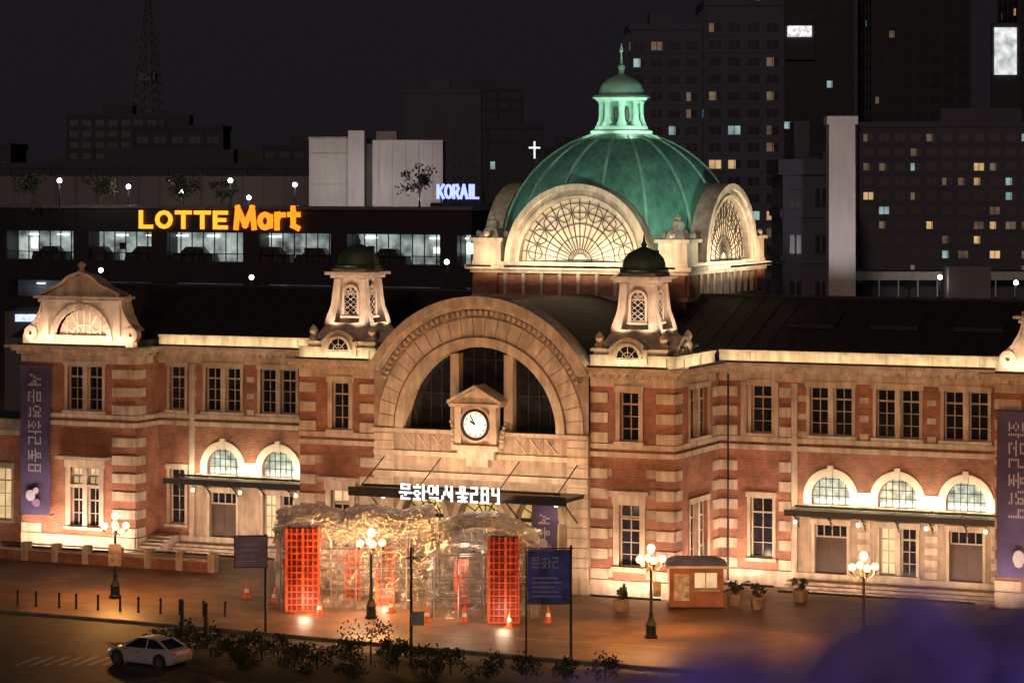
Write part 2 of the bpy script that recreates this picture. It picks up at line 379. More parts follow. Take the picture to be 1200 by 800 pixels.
ring(ck,B,c0,8.35,.67,.8,n0+.5,n0+.6,METAL,0,2*math.pi,32); ring(ck,B,c0,8.35,.81,.92,n0+.4,n0+.56,STONE,0,2*math.pi,32)
for i in range(12):
    t=math.pi*i/6; ck.tube(P(c0+.5*math.cos(t),n0+.54,8.35+.5*math.sin(t)),P(c0+.6*math.cos(t),n0+.54,8.35+.6*math.sin(t)),.028,METAL,n=4)
for t,l,w in((math.radians(120),.5,.028),(math.radians(147),.34,.045)):
    ck.tube(P(c0,n0+.56,8.35),P(c0+l*math.cos(t),n0+.56,8.35+l*math.sin(t)),w,METAL,n=4)
ck.obj('clock',ST)
cn=MB()
CLG=M('canopy_lamp_globe',(.8,.7,.5),.4,var=.01,emit=(1,.72,.38),es=6)
def canopy(a0,a1):
    cn.box(W,a0,a1,.0,2.0,4.0,4.08,METAL); cn.box(W,a0,a1,1.95,2.1,3.9,4.2,METAL)
    k=a0+.1
    while k<a1:
        cn.box(W,k,k+.08,.02,1.94,3.88,3.997,METAL)
        cn.tube(W.P(k,1.9,4.1),W.P(k,.05,4.25),.02,METAL,n=4)
        for q in range(3): cn.tube(W.P(k+.04,.05,3.1+.2*q),W.P(k+.04,.9+.3*q,3.9),.03,METAL,n=4)
        k+=1.75
canopy(15.9,26.7); canopy(-20.3,-9.35)
for x in(16.2,19.5,23,26.0,-18.9,-15.9,-12.4):
    cn.tube(W.P(x,1.2,3.95),W.P(x,1.2,3.6),.02,METAL,n=4); cn.ball(W.P(x,1.2,3.5),.1,CLG,10)
    light('POINT','canopy_lamp_light',W.P(x,1.2,3.3),26,WARM,ST,rad=.1)
cn.box(B,c0-5.9,c0+5.9,.5,3.1,5.0,5.08,METAL); cn.box(B,c0-6,c0+6,3.05,3.2,4.75,5.2,METAL)
for k in range(9):
    a=c0-5.8+k*1.45
    cn.box(B,a-.04,a+.04,.5,3.04,4.86,4.997,METAL)
for a in(-5.4,-2.2,2.2,5.4):
    cn.tube(B.P(c0+a,3.0,5.2),B.P(c0+a,PN,6.5),.03,METAL,n=5)
    cn.tube(B.P(c0+a,.3,3.6),B.P(c0+a,2.2,4.85),.04,METAL,n=5)
for a in(-4.8,-1.6,1.6,4.8):
    cn.ball(B.P(c0+a,1.6,4.6),.11,CLG,10); light('POINT','canopy_lamp_light',B.P(c0+a,1.6,4.3),45,WARM,ST,rad=.1)
cn.obj('canopies',ST)
G={'mun':["0111110","0100010","0111110","0000000","1111111","0001000","0100000","0111110"],
'hwa':["0010010","1111010","0000010","0110011","1001010","0110010","0010010","1111010"],
'yeok':["0110010","1001110","1001010","1001110","0110010","0000000","0111110","0000010"],
'seo':["0010010","0010010","0010010","0101110","0101010","1000110","1000010","0000010"],
'ul':["0011100","0010100","0011100","1111111","0001000","0111110","0001100","0111110"],
'2':["11110","00010","00010","11110","10000","10000","10000","11110"],
'8':["11110","10010","10010","11110","10010","10010","10010","11110"],
'4':["10010","10010","10010","11110","00010","00010","00010","00010"]}
def glyphs(mb,fr,words,a,z,px,n0_,n1_,m,vertical=False):
    for w in words:
        g=G[w]
        for j,row in enumerate(g):
            i=0
            while i<len(row):
                if row[i]=='1':
                    k=i
                    while k<len(row) and row[k]=='1': k+=1
                    if vertical: mb.box(fr,a+(7-j)*px+.4*px,a+(8-j)*px,n0_,n1_,z-k*px,z-i*px,m)
                    else: mb.box(fr,a+i*px,a+k*px,n0_,n1_,z+(7-j)*px+.12*px,z+(8-j)*px,m)
                    i=k
                else:i+=1
        if vertical: z-=px*(len(g[0])+1)
        else: a+=px*(len(g[0])+.9)
sg=MB(); glyphs(sg,Fr(0,-9.78),['mun','hwa','yeok','seo','ul','2','8','4'],-1.85,4.7,.1,0,.06,WHITEEM); sg.obj('entrance_lettering',ST)
def gable(c,fr,n):
    pts=[(-3.4,12.3),(-3.05,12.6),(-2.7,13.2),(-2.5,13.9),(-2.499,14.25),(-1.3,14.75),(-.75,15.2),(0,15.45),(.75,15.2),(1.3,14.75),(2.499,14.25),(2.5,13.9),(2.7,13.2),(3.05,12.6),(3.4,12.3)]
    def up(x):
        for i in range(len(pts)-1):
            if pts[i][0]<=x<=pts[i+1][0]:
                t=(x-pts[i][0])/(pts[i+1][0]-pts[i][0]+1e-9); return pts[i][1]+t*(pts[i+1][1]-pts[i][1])
        return 12.3
    r=1.7; zs=11.75
    xs=sorted(set([p[0] for p in pts]+[r*math.cos(math.pi*i/20) for i in range(21)]))
    def lo(x): return zs+math.sqrt(max(r*r-x*x,0)) if abs(x)<r else 11.4
    P=fr.P
    for i in range(len(xs)-1):
        x0,x1=xs[i],xs[i+1]
        l0,l1=lo(x0),lo(x1)
        if abs(x0)<=r+1e-6 and abs(x1)<=r+1e-6: l0=max(l0,zs);l1=max(l1,zs)
        else: l0=l1=11.4
        tr.poly([P(c+x0,n,l0),P(c+x1,n,l1),P(c+x1,n,up(x1)),P(c+x0,n,up(x0))],STONE)
        tr.poly([P(c+x0,n,up(x0)),P(c+x1,n,up(x1)),P(c+x1,n-1.2,up(x1)),P(c+x0,n-1.2,up(x0))],STONE)
    for i in range(len(pts)-1):
        a,b=pts[i],pts[i+1]
        pj=.28 if 3<=i<=10 else .1
        tr.hexa([P(c+a[0],n+pj,a[1]+.01),P(c+b[0],n+pj,b[1]+.01),P(c+b[0],n-.3,b[1]+.01),P(c+a[0],n-.3,a[1]+.01),P(c+a[0]*1.03,n+pj,a[1]+.17),P(c+b[0]*1.03,n+pj,b[1]+.17),P(c+b[0]*1.03,n-.3,b[1]+.17),P(c+a[0]*1.03,n-.3,a[1]+.17)],STONE)
    ring(tr,fr,c,zs,r+.02,r+.34,n-.02,n+.12,STONE,seg=17,gap=.04)
    tr.box(fr,c-2.75,c+2.75,n+.001,n+.24,13.85,14.02,STONE); tr.box(fr,c-3.0,c+3.0,n-.8,n+.34,14.06,14.2,STONE)
    tr.box(fr,c-.16,c+.16,n,n+.3,13.4,13.84,STONE)
    for s in(-1,1):
        tr.box(fr,c+s*2.35-.22,c+s*2.35+.22,n,n+.14,12.0,13.84,STONE)
        ring(tr,fr,c+s*3.3,12.1,.12,.42,n-.3,n+.18,STONE,0,2*math.pi,16)
    tr.lathe(*P(c,n,0)[:2],[(.25,15.5),(.18,15.7),(.1,15.75),(.22,15.9),(.22,16.0),(.05,16.15)],STONE,10)
    archglass(wd,fr,c,11.45,zs,r,n-.3,LITCREAM,PLAST,rays=6,rings=(.5,),t=.045)
    for k in(-1.1,-.4,.4,1.1): wd.tube(P(c+k,n-.22,11.5),P(c+k,n-.22,zs+math.sqrt(r*r-k*k)),.045,PLAST,n=4)
    rf.hexa([P(c-2.4,n-1.2,11.6),P(c+2.4,n-1.2,11.6),P(c+2.4,n-8,11.6),P(c-2.4,n-8,11.6),P(c-1.2,n-1.2,14.5),P(c+1.2,n-1.2,14.5),P(c+1.2,n-8,14.2),P(c-1.2,n-8,14.2)],SLATE)
def pavilion(a0,a1,c):
    F=Fr(0,-2.5)
    wall(wl,F,a0,a1,0,10.9,0,[(c-1.15,c+1.15,7.8,10.3),(c-.95,c+.95,1.3,4.6)],BRICK)
    pairwin(wd,F,c,7.8,10.3,0,2.3)
    surround(tr,F,c-.95,c+.95,1.3,4.6,0,STONE,w=.3,lint=.4)
    wd.box(F,c-.14,c+.14,-.3,.05,1.3,4.6,STONE); wd.box(F,c-.95,c+.95,-.29,.04,3.5,3.65,STONE)
    for p,q in((c-.95,c-.14),(c+.14,c+.95)):
        win(wd,F,p,q,1.3,3.5,0,2,3,GLASS); win(wd,F,p,q,3.65,4.6,0,2,2,LITWIN)
    tr.box(F,c-1.7,c+1.7,-.05,.45,5.05,5.25,STONE)
    for z0,z1 in((.85,6.9),(7.65,10.4)):
        quoins(tr,F,a1-1.5,a1-.001,z0,z1,0,STONE); quoins(tr,F,a0,a0+1.3,z0,z1,0,STONE)
    bands(F,a0,a1)
    cornice(tr,F,a0,a1,1,1,par=False)
    gable((a0+a1)/2+.2,F,-.05)
    tr.box(F,a0,a1,-.35,-.1,11.43,12.0,STONE)
    G2=Fr(a1,-2.5,0,1); wall(wl,G2,0,2.5,0,10.9,0,[],BRICK)
    G3=Fr(a0,0,0,-1); wall(wl,G3,0,2.5,0,10.9,0,[],BRICK)
    for z0,z1 in((.85,6.9),(7.65,10.4)):
        quoins(tr,G2,.001,1.0,z0,z1,0,STONE)
    bands(G2,0,2.38); cornice(tr,G2,0,1.78,par=False)
    rf.box(F,a0+.3,a1-.3,-9,-.4,11.4,11.75,SLATE)
pavilion(-29.3,-21.8,-25.1); pavilion(26.8,34.3,31.2)
L=Fr(0,-1.0)
wall(wl,L,-44,-29.31,0,6.1,0,[(x-.6,x+.6,1.2,4.2) for x in(-31.6,-34.5,-37.4,-40.3)],BRICK)
for x in(-31.6,-34.5,-37.4,-40.3): win(wd,L,x-.6,x+.6,1.2,4.2,0,2,4,LITWIN if x==-31.6 else GLASS); surround(tr,L,x-.6,x+.6,1.2,4.2,0,STONE)
tr.box(L,-44,-29.35,-.1,.35,6.1,6.4,STONE); tr.box(L,-44,-29.35,-.3,.0,6.4,7.0,STONE); rf.box(L,-44,-29.4,-9,-.31,6.1,6.6,SLATE)
core=MB()
core.box(W,-29,-9.5,-16,-.5,0,11.3,STONED); core.box(W,11.9,34,-16,-.5,0,11.3,STONED)
core.box(B,-8.9,11.3,-22,-1.6,0,11.3,STONED); core.box(Fr(0,-2.5),-28.8,-22.3,-2.4,-.6,0,11.3,STONED); core.box(Fr(0,-2.5),27.3,34,-2.4,-.6,0,11.3,STONED)
core.box(L,-43.6,-29.1,-8,-.5,0,6.1,STONED)
core.obj('inner_walls',ST)
def gabroof(x0,x1,y0,y1,z0,z1):
    ym=(y0+y1)/2
    rf.poly([(x0,y0,z0),(x1,y0,z0),(x1,ym,z1),(x0,ym,z1)],SLATE); rf.poly([(x0,ym,z1),(x1,ym,z1),(x1,y1,z0),(x0,y1,z0)],SLATE)
    rf.poly([(x0,y0,z0),(x0,ym,z1),(x0,y1,z0)],SLATE); rf.poly([(x1,y0,z0),(x1,ym,z1),(x1,y1,z0)],SLATE)
    x=x0+.5
    while x<x1: 
        rf.tube((x,y0,z0+.02),(x,ym,z1+.02),.035,SLATE,n=4); x+=1.1
    rf.box(W,x0,x1,-ym-.1,-ym+.1,z1-.02,z1+.12,SLATE)
gabroof(7.7,36,.3,16,11.6,14.4); gabroof(-32,-5.4,.3,16,11.6,14.4)
for x in(14,18.5,23,27.5): rf.hexa([(x,4.0,13.0),(x+2.6,4.0,13.0),(x+2.6,6.2,13.78),(x,6.2,13.78),(x,4.0,13.2),(x+2.6,4.0,13.2),(x+2.6,6.2,13.95),(x,6.2,13.95)],SLATE)
k=28
for i in range(k):
    t0=math.pi*i/k;t1=math.pi*(i+1)/k;r=6.45
    f=lambda t,y:(c0+r*math.cos(t),y,8+r*math.sin(t))
    rf.poly([f(t0,-5.8),f(t1,-5.8),f(t1,7),f(t0,7)],SLATE)
for s in(-1,1):
    rf.box(B,c0+6 if s>0 else c0-10.3,c0+10.3 if s>0 else c0-6,-6.5,-.25,11.3,11.6,SLATE)
def turret(cx,cy):
    tr.frus(cx,cy,3.9,3.9,11.61,12.2,STONE); tr.frus(cx,cy,4.15,4.15,12.2,12.36,STONE)
    tr.frus(cx,cy,3.5,2.5,12.363,13.15,STONE)
    tr.frus(cx,cy,2.6,2.6,13.153,13.28,STONE)
    tr.frus(cx,cy,1.55,1.45,13.28,15.6,STONE)
    for sx in(-1,1):
        for sy in(-1,1):
            x=cx+sx*.82;y=cy+sy*.82
            for (wa,za,oa),(wb,zb,ob) in (((.56,13.283,.2),(.42,14.2,.02)),((.42,14.2,.02),(.38,15.55,-.08))):
                p=[]
                for w,z,o in((wa,za,oa),(wb,zb,ob)):
                    for a,b in((-1,-1),(1,-1),(1,1),(-1,1)): p.append((x+sx*o+a*w/2,y+sy*o+b*w/2,z))
                tr.hexa(p,STONE)
            tr.lathe(cx+sx*1.72,cy+sy*1.72,[(.25,12.36),(.27,12.5),(.15,12.65),(.24,12.85),(.18,13.0),(.05,13.15)],STONE,8)
    tr.frus(cx,cy,2.15,2.15,15.6,15.76,STONE); tr.frus(cx,cy,2.6,2.6,15.763,15.92,STONE); tr.frus(cx,cy,2.0,2.0,15.92,16.1,STONE)
    for fr in(Fr(cx,cy-.775),Fr(cx+.775,cy,0,1)):
        archglass(wd,fr,0,13.7,14.75,.36,.03,GLASS,WFR,rays=4,t=.022)
        for i in range(-3,4):
            wd.tube(fr.P(-.33,.08,14.2+i*.28-.25),fr.P(.33,.08,14.2+i*.28+.25) if abs(i)<3 else fr.P(.1,.08,14.2+i*.28+.1),.018,WFR,n=4)
            wd.tube(fr.P(.33,.08,14.2+i*.28-.25),fr.P(-.33,.08,14.2+i*.28+.25) if abs(i)<3 else fr.P(-.1,.08,14.2+i*.28+.1),.018,WFR,n=4)
        ring(tr,fr,0,14.75,.37,.5,0,.1,STONE,seg=12)
        tr.box(fr,-.5,-.37,0,.1,13.6,14.75,STONE);tr.box(fr,.37,.5,0,.1,13.6,14.75,STONE)
        tr.box(fr,-.55,.55,0,.2,13.5,13.62,STONE)
    for fr in(Fr(cx,cy-1.95),Fr(cx+1.95,cy,0,1)):
        q=[(-1.0,11.61),(1.0,11.61),(1.0,12.4),(.5,12.8),(0,12.95),(-.5,12.8),(-1.0,12.4)]
        tr.poly([fr.P(a,.25,z) for a,z in q],STONE)
        for i in range(len(q)):
            a,b=q[i],q[(i+1)%len(q)]; tr.poly([fr.P(a[0],.25,a[1]),fr.P(b[0],.25,b[1]),fr.P(b[0],-1,b[1]),fr.P(a[0],-1,a[1])],STONE)
        archglass(wd,fr,0,11.85,11.9,.6,.27,GLASS,WFR,rays=4,t=.02); ring(tr,fr,0,11.9,.6,.75,.25,.36,STONE,seg=12)
    cp.lathe(cx,cy,[(1.2,16.1),(1.25,16.25),(1.1,16.3),(1.08,16.55),(1.0,16.8),(.8,17.05),(.52,17.22),(.25,17.33),(.12,17.4),(.16,17.5),(.08,17.65),(.02,18.0)],CPD,16)
turret(9.3,-4.5); turret(-6.9,-4.5)
DX,DY=1.2,12.7; H=6.4
F1=Fr(DX,DY-H); F2=Fr(DX+H,DY,0,1); F3=Fr(DX,DY+H,-1,0); F4=Fr(DX-H,DY,0,-1)
wl.frus(DX,DY,2*H-.3,2*H-.3,11,15.55,BRICK)
tr.frus(DX,DY,2*H+.25,2*H+.25,15.553,15.75,STONE); tr.frus(DX,DY,2*H+.7,2*H+.7,15.753,16.0,STONE); tr.frus(DX,DY,2*H+.1,2*H+.1,16.003,16.2,STONE)
tr.frus(DX,DY,2*H+.1,2*H+.1,14.1,14.35,STONED)
for fr in(F1,F2,F3,F4):
    for a in(-5.6,5.6): tr.box(fr,a-.7,a+.7,-.2,.08,14.36,15.55,BRICK)
    for i in range(9):
        a=-4.4+i*1.1; tr.box(fr,a-.09,a+.09,-.2,.06,14.36,15.55,STONE)
    r=3.5
    ring(tr,fr,0,16.2,r,4.2,-.5,.12,STONE,seg=36); ring(tr,fr,0,16.2,4.0,4.32,-.7,.35,STONE,seg=36); ring(tr,fr,0,16.2,r,r+.18,-.4,.25,STONE,seg=36)
    archglass(wd,fr,0,16.2,16.2,r,-.25,LITCREAM,BRONZE,rays=18,rings=(.2,.4,.6,.78,.93),t=.028)
    for i in range(9):   # petal tracery of the fan window
        a=math.pi*(i+.5)/9
        for j in range(8):
            p0=(math.cos(a)*r*.78+.42*math.cos(j*math.pi/4),math.sin(a)*r*.78+.42*math.sin(j*math.pi/4)); p1=(math.cos(a)*r*.78+.42*math.cos((j+1)*math.pi/4),math.sin(a)*r*.78+.42*math.sin((j+1)*math.pi/4))
            wd.tube(fr.P(p0[0],-.2,16.2+p0[1]),fr.P(p1[0],-.2,16.2+p1[1]),.025,BRONZE,n=4)
    for i in range(24):
        t0=math.pi*i/24;t1=math.pi*(i+1)/24;q=4.12
        cp.poly([fr.P(q*math.cos(t0),-.45,16.2+q*math.sin(t0)),fr.P(q*math.cos(t1),-.45,16.2+q*math.sin(t1)),fr.P(q*math.cos(t1),-2.6,16.2+q*math.sin(t1)),fr.P(q*math.cos(t0),-2.6,16.2+q*math.sin(t0))],COPPER)
for sx in(-1,1):
    for sy in(-1,1):
        x=DX+sx*5.55;y=DY+sy*5.55
        tr.frus(x,y,1.7,1.7,16.203,17.3,STONE); tr.frus(x,y,2.05,2.05,17.303,17.5,STONE); tr.frus(x,y,1.2,.7,17.5,18.0,STONE)
        tr.lathe(x,y,[(.25,18),(.38,18.2),(.3,18.45),(.1,18.5),(.18,18.65),(.02,18.85)],STONE,10)
        for ax,ay in((1,0),(0,1)):
            for s in(-1,1): tr.ball((x+ax*s*.85,y+ay*s*.85,17.7),.2,STONE,8)
RD=6.85;ZC=16.6
cutter=lambda x,y,z: z<20.3 and ((abs(x)>5.9 and abs(y)<3.95) or (abs(y)>5.9 and abs(x)<3.95))
prof=[(6.95,16.2),(6.95,16.5),(RD,16.6)]+[(RD*math.cos(math.radians(a)),ZC+RD*math.sin(math.radians(a))) for a in range(3,76,3)]+[(1.7,23.3)]
cp.lathe(DX,DY,prof,COPPER,96,skip=cutter)
for j in range(16):
    t=2*math.pi*(j+.5)/16
    for a in range(0,75,5):
        q=[]
        for rr in(RD-.05,RD+.1):
            for aa,ww in((a,-1),(a,1),(a+5,1),(a+5,-1)):
                A=math.radians(aa); hw=.075/max(rr*math.cos(A),.5)
                q.append((DX+rr*math.cos(A)*math.cos(t+ww*hw),DY+rr*math.cos(A)*math.sin(t+ww*hw),ZC+rr*math.sin(A)))
        if any(cutter(p[0]-DX,p[1]-DY,p[2]) for p in q): continue
        cp.hexa(q,COPPERL)
cp.lathe(DX,DY,[(2.3,22.9),(2.3,23.1),(2.0,23.2),(1.75,23.35),(1.8,23.5),(1.55,23.6),(1.5,23.75),(1.45,23.8)],COPPERL,16)
cp.lathe(DX,DY,[(.8,23.8),(.8,25.2)],COPPERL,8,a0=math.pi/8)
for j in range(8):
    t=2*math.pi*(j+.5)/8; x=DX+1.12*math.cos(t);y=DY+1.12*math.sin(t)
    cp.lathe(x,y,[(.34,23.8),(.3,23.95),(.22,24.1),(.18,24.3),(.17,25.0),(.24,25.2)],COPPERL,8)
    t+=math.pi/8; x=DX+.8*math.cos(t);y=DY+.8*math.sin(t)
    cp.ball((x,y,24.45),.16,CPD,8,sz=3)
cp.lathe(DX,DY,[(1.4,25.2),(1.45,25.3),(1.68,25.4),(1.6,25.52),(1.3,25.6),(1.28,25.85),(1.15,26.15),(.85,26.45),(.4,26.65),(.2,26.75),(.14,27.0),(.22,27.1),(.2,27.25),(.07,27.35),(.05,28.0),(.12,28.1),(.02,28.5)],COPPERL,16)
wl.obj('brick_walls',ST); tr.obj('stone_trim',ST); wd.obj('windows',ST,smooth=False); rf.obj('roofs',ST); cp.obj('copper_domes',ST)
# ---- lighting
fx=MB()
def strip(fr,a0,a1,n,z,e,colr,tn,tz,name='cornice_light_strip',th=.08):
    c=(a0+a1)/2
    light('AREA',name,fr.P(c,n,z),e*(a1-a0),colr,ST,to=fr.P(c,n-tn,z+tz),sx=(a1-a0),sy=th)
    fx.box(fr,a0,a1,n+.05,n+.12,z-.08,z+.03,METAL)
strip(W,11.9,26.7,.62,11.5,9,CRM,.6,.25); strip(W,-21.7,-9.5,.62,11.5,9,CRM,.6,.25)
strip(B,7.3,11.6,.62,11.5,12,CRM,.6,.5); strip(B,-9.2,-4.9,.62,11.5,12,CRM,.6,.5); strip(R,.2,5.6,.62,11.5,11,CRM,.6,.4)
strip(Fr(0,-2.5),-29.1,-22,.66,11.52,40,PINK,.6,1.2); strip(Fr(0,-2.5),27,34,.66,11.52,40,PINK,.6,1.2)
strip(W,16.1,26.5,.9,4.3,34,(1,.86,.58),.8,.5,'canopy_wash_light'); strip(W,-20,-9.5,.9,4.3,34,(1,.86,.58),.8,.5,'canopy_wash_light')
strip(B,c0-5.5,c0+5.5,2.6,5.3,52,(1,.67,.43),1.6,2.6,'arch_wash_light')
strip(F1,-3.8,3.8,1.5,16.0,75,(1,.78,.52),1.1,1.6,'dome_window_light'); strip(F2,-3.8,3.8,1.5,16.0,75,(1,.78,.52),1.1,1.6,'dome_window_light')
strip(F1,-6.2,-4.7,1.3,16.0,45,WARM,1,1.2,'pedestal_light'); strip(F1,4.7,6.2,1.3,16.0,45,WARM,1,1.2,'pedestal_light'); strip(F2,4.7,6.2,1.3,16.0,45,WARM,1,1.2,'pedestal_light')
for cx,cy in((9.3,-4.5),(-6.9,-4.5)):
    for dx,dy in((-1.0,-2.4),(1.0,-2.4),(2.4,-1.0),(2.4,1.0)):
        light('SPOT','turret_spotlight',(cx+dx,cy+dy,12.7),420,(1,.72,.55),ST,to=(cx+dx*.4,cy+dy*.4,14.8),ang=75,rad=.1); fx.lathe(cx+dx*1.02,cy+dy*1.02,[(.1,12.36),(.12,12.5)],METAL,8)
GRN=(.80,1,.84)
for x,y,z,en in((9.3,-3.0,17.3,3200),(-6.9,-3.0,17.3,1900),(19.5,8,15.2,3800)):
    light('SPOT','dome_floodlight',(x,y,z),en,GRN,ST,to=(DX,DY,21.2),ang=56,rad=.3)
    fx.tube((x,y,z-2.5),(x,y,z-.15),.05,METAL); fx.box(Fr(x,y),-.2,.2,-.1,.1,z-.25,z-.12,METAL)
for x,y in((DX+1.9,DY-2.7),(DX+3.4,DY-.5),(DX-2.2,DY-2.6)):
    light('SPOT','lantern_spotlight',(x,y,23.2),380,(.92,1,.78),ST,to=(DX,DY,25.0),ang=80,rad=.1)
for fr,a0,a1,n,e in((B,-9.3,-5.5,1.8,95),(B,8,11.7,1.8,105),(R,.8,5.8,1.8,75),(W,12.6,15.3,1.8,80),(Fr(0,-2.5),-29,-22,1.8,125),(W,16,26,3.2,62),(W,-20,-10,3.2,55),(Fr(0,-2.5),27,34,1.8,90)):
    strip(fr,a0,a1,n,.3,e,PINK,1.2,2.4,'ground_uplight',.15)
fx.obj('light_fixtures',ST)
sp=MB()
for i in range(3): sp.box(W,15.6,26.6,.11,1.6-.35*i,.15*i,.15*(i+1),STONED); sp.box(W,-20.2,-9.4,.11,1.6-.35*i,.15*i,.15*(i+1),STONED)
for i in range(6): sp.box(W,-21.7,-20.3,.2,3.2-.4*i,.14*i,.14*(i+1),STONED)
sp.obj('steps',ST)
def banner(name,fr,a0,a1,z0,z1,n,m,words,px,tm):
    e=empty(name); mb=MB()
    k=14
    o=lambda z:.06*math.sin(z*1.3)
    for i in range(k):
        za=z0+(z1-z0)*i/k; zb=z0+(z1-z0)*(i+1)/k
        mb.hexa([fr.P(a0,n+o(za),za),fr.P(a1,n+o(za),za),fr.P(a1,n+o(za)-.02,za),fr.P(a0,n+o(za)-.02,za),fr.P(a0,n+o(zb),zb),fr.P(a1,n+o(zb),zb),fr.P(a1,n+o(zb)-.02,zb),fr.P(a0,n+o(zb)-.02,zb)],m)
    mb.obj('fabric',e)
    t=MB(); glyphs(t,fr,words,(a0+a1)/2-px*4,z1-.5,px,n+.07,n+.08,tm,True)
    zz=z0+.5
    for i in range(4):
        disc(t,fr,a0+ru(.5,1.0)*(a1-a0)*.7,zz+ru(.1,.9),ru(.15,.32),n+.07,n+.075+.003*i,random.choice((BANT,BANP)),14)
    t.obj('print',e)
    p=MB()
    for z in(z0,z1): p.tube(fr.P(a0-.1,n-.01,z),fr.P(a1+.1,n-.01,z),.04,METAL)
    for a in(a0,a1): p.tube(fr.P(a,n-.01,z1),fr.P(a,n-.5,z1),.03,METAL); p.tube(fr.P(a,n-.01,z0),fr.P(a,n-.5,z0),.03,METAL)
    p.obj('rods',e)
BAN=M('banner_fabric',(.06,.045,.12),.8,var=.5,scale=.6); BANT=M('banner_print',(.4,.38,.45),.8,var=.1); BANP=M('banner_print_dim',(.2,.12,.28),.8,var=.2)
FP=Fr(0,-2.5)
banner('hanging_banner',FP,-29.1,-27.15,1.9,10.3,.45,BAN,['seo','mun','yeok','hwa','2','ul','8'],.11,BANT)
banner('hanging_banner',FP,27.0,29.0,1.6,9.6,.45,BAN,['hwa','mun','2','ul','yeok','4'],.11,BANT)
banner('hanging_banner',B,4.3,5.7,1.3,4.5,.75,BAN,['seo','ul'],.08,BANT)
# ============================================================ GROUND
g=MB(); g.poly([(-4000,-1500,-.13),(4000,-1500,-.13),(4000,4500,-.13),(-4000,4500,-.13)],M('ground_soil_asphalt',(.03,.028,.028),.9,scale=.3)); g.obj('ground')
ASPH=M('asphalt',(.035,.032,.032),.7,var=.5,scale=.8,bump=.2)
rd=MB(); rd.poly([(*C(-120,90),-.12),(*C(60,60),-.12),(*C(60,118),-.12),(*C(-120,190),-.12)],ASPH); rd.obj('road')
PAVE=brickmat('plaza_paving',(.19,.105,.06),(.10,.06,.038),(.045,.035,.03),1.2,.8,.4,1.4)
nt=PAVE.node_tree
tcn=[n for n in nt.nodes if n.type=='TEX_COORD'][0]; brn=[n for n in nt.nodes if n.type=='TEX_BRICK'][0]
nt.links.new(tcn.outputs['Object'],brn.inputs['Vector']); nt.nodes['Principled BSDF'].inputs['Roughness'].default_value=.5
[n for n in nt.nodes if n.type=='TEX_NOISE'][0].inputs['Scale'].default_value=.25
edge=[(-90,152),(-40,139.5),(-24.4,136.2),(-14,131),(-4.5,126),(14,116.5),(34,106),(60,96)]
top=[(*C(r,d),0) for r,d in edge]+[(*C(90,330),0),(*C(-120,330),0)]
pl=MB(); pl.poly(top,PAVE); pl.obj('plaza_pavement')
KERB=M('kerb_granite',(.13,.115,.105),.8,var=.4,scale=2)
kb=MB()
for i in range(len(edge)-1):
    (r0,d0),(r1,d1)=edge[i],edge[i+1]
    p0=Vector((*C(r0,d0),0));p1=Vector((*C(r1,d1),0)); t=(p1-p0).normalized(); nn=Vector((t.y,-t.x,0))*.2
    a,b=p0+nn,p1+nn
    kb.hexa([(a.x,a.y,-.13),(b.x,b.y,-.13),(p1.x,p1.y,-.13),(p0.x,p0.y,-.13),(a.x,a.y,.015),(b.x,b.y,.015),(p1.x,p1.y,.015),(p0.x,p0.y,.015)],KERB)
kb.obj('kerb')
PAINT=M('road_paint',(.3,.28,.24),.7,var=.7,scale=5)
mk=MB()
CF=Fr(*C(0,0),CS,SN)
for i in range(7):
    a=-21.5+i*.62; mk.poly([CF.P(a,-121.5,-.112),CF.P(a+.22,-121.5,-.112),CF.P(a+.9,-123.8,-.112),CF.P(a+.68,-123.8,-.112)],PAINT)
mk.obj('road_markings')
YP=M('yellow_paint',(.45,.27,.04),.7,var=.6,scale=3); ml=MB()
for (r0,d0),(r1,d1) in(((-13.5,136.2),(-8.5,138.8)),((-9,134.5),(-12,136.4)),((-4,129.5),(9,124.6)),((2,133),(15,128.5))):
    p0=Vector((*C(r0,d0),.005));p1=Vector((*C(r1,d1),.005)); t=(p1-p0).normalized(); nn=Vector((-t.y,t.x,0))*.05
    ml.poly([p0-nn,p1-nn,p1+nn,p0+nn],YP)
ml.obj('plaza_markings')
# ============================================================ STREET FURNITURE
GLOBE=M('lamp_globe_glass',(.9,.8,.5),.3,var=.02,emit=(1,.58,.17),es=5)
def lamp(r,d):
    x,y=C(r,d); e=empty('street_lamp'); mb=MB()
    mb.lathe(x,y,[(.3,0),(.3,.12),(.24,.16),(.22,.55),(.27,.6),(.2,.7),(.1,.95),(.085,1.0),(.11,1.1),(.075,1.2),(.06,3.1),(.1,3.15),(.06,3.25),(.05,3.75),(.09,3.85),(.04,3.9)],METAL,12)
    for j in range(4):
        t=math.pi/2*j+.6; ux,uy=math.cos(t),math.sin(t); pr=None
        for k in range(8):
            s=k/7; q=(x+ux*(.06+.48*s),y+uy*(.06+.48*s),3.25-.22*math.sin(math.pi*s)+.1*s)
            if pr: mb.tube(pr,q,.022,METAL)
            pr=q
        mb.lathe(pr[0],pr[1],[(.03,3.3),(.09,3.36),(.07,3.42)],METAL,8)
    mb.obj('post',e)
    gl=MB()
    for j in range(4):
        t=math.pi/2*j+.6; gl.ball((x+.54*math.cos(t),y+.54*math.sin(t),3.57),.165,GLOBE,12)
    gl.ball((x,y,4.08),.19,GLOBE,12); gl.obj('globes',e)
    light('POINT','lamp_light',(x,y,3.78),2900,ORG,e,rad=.35)
for r,d in((-19.74,140.1),(-6.68,133.6),(6.32,128),(15.67,125.5)): lamp(r,d)
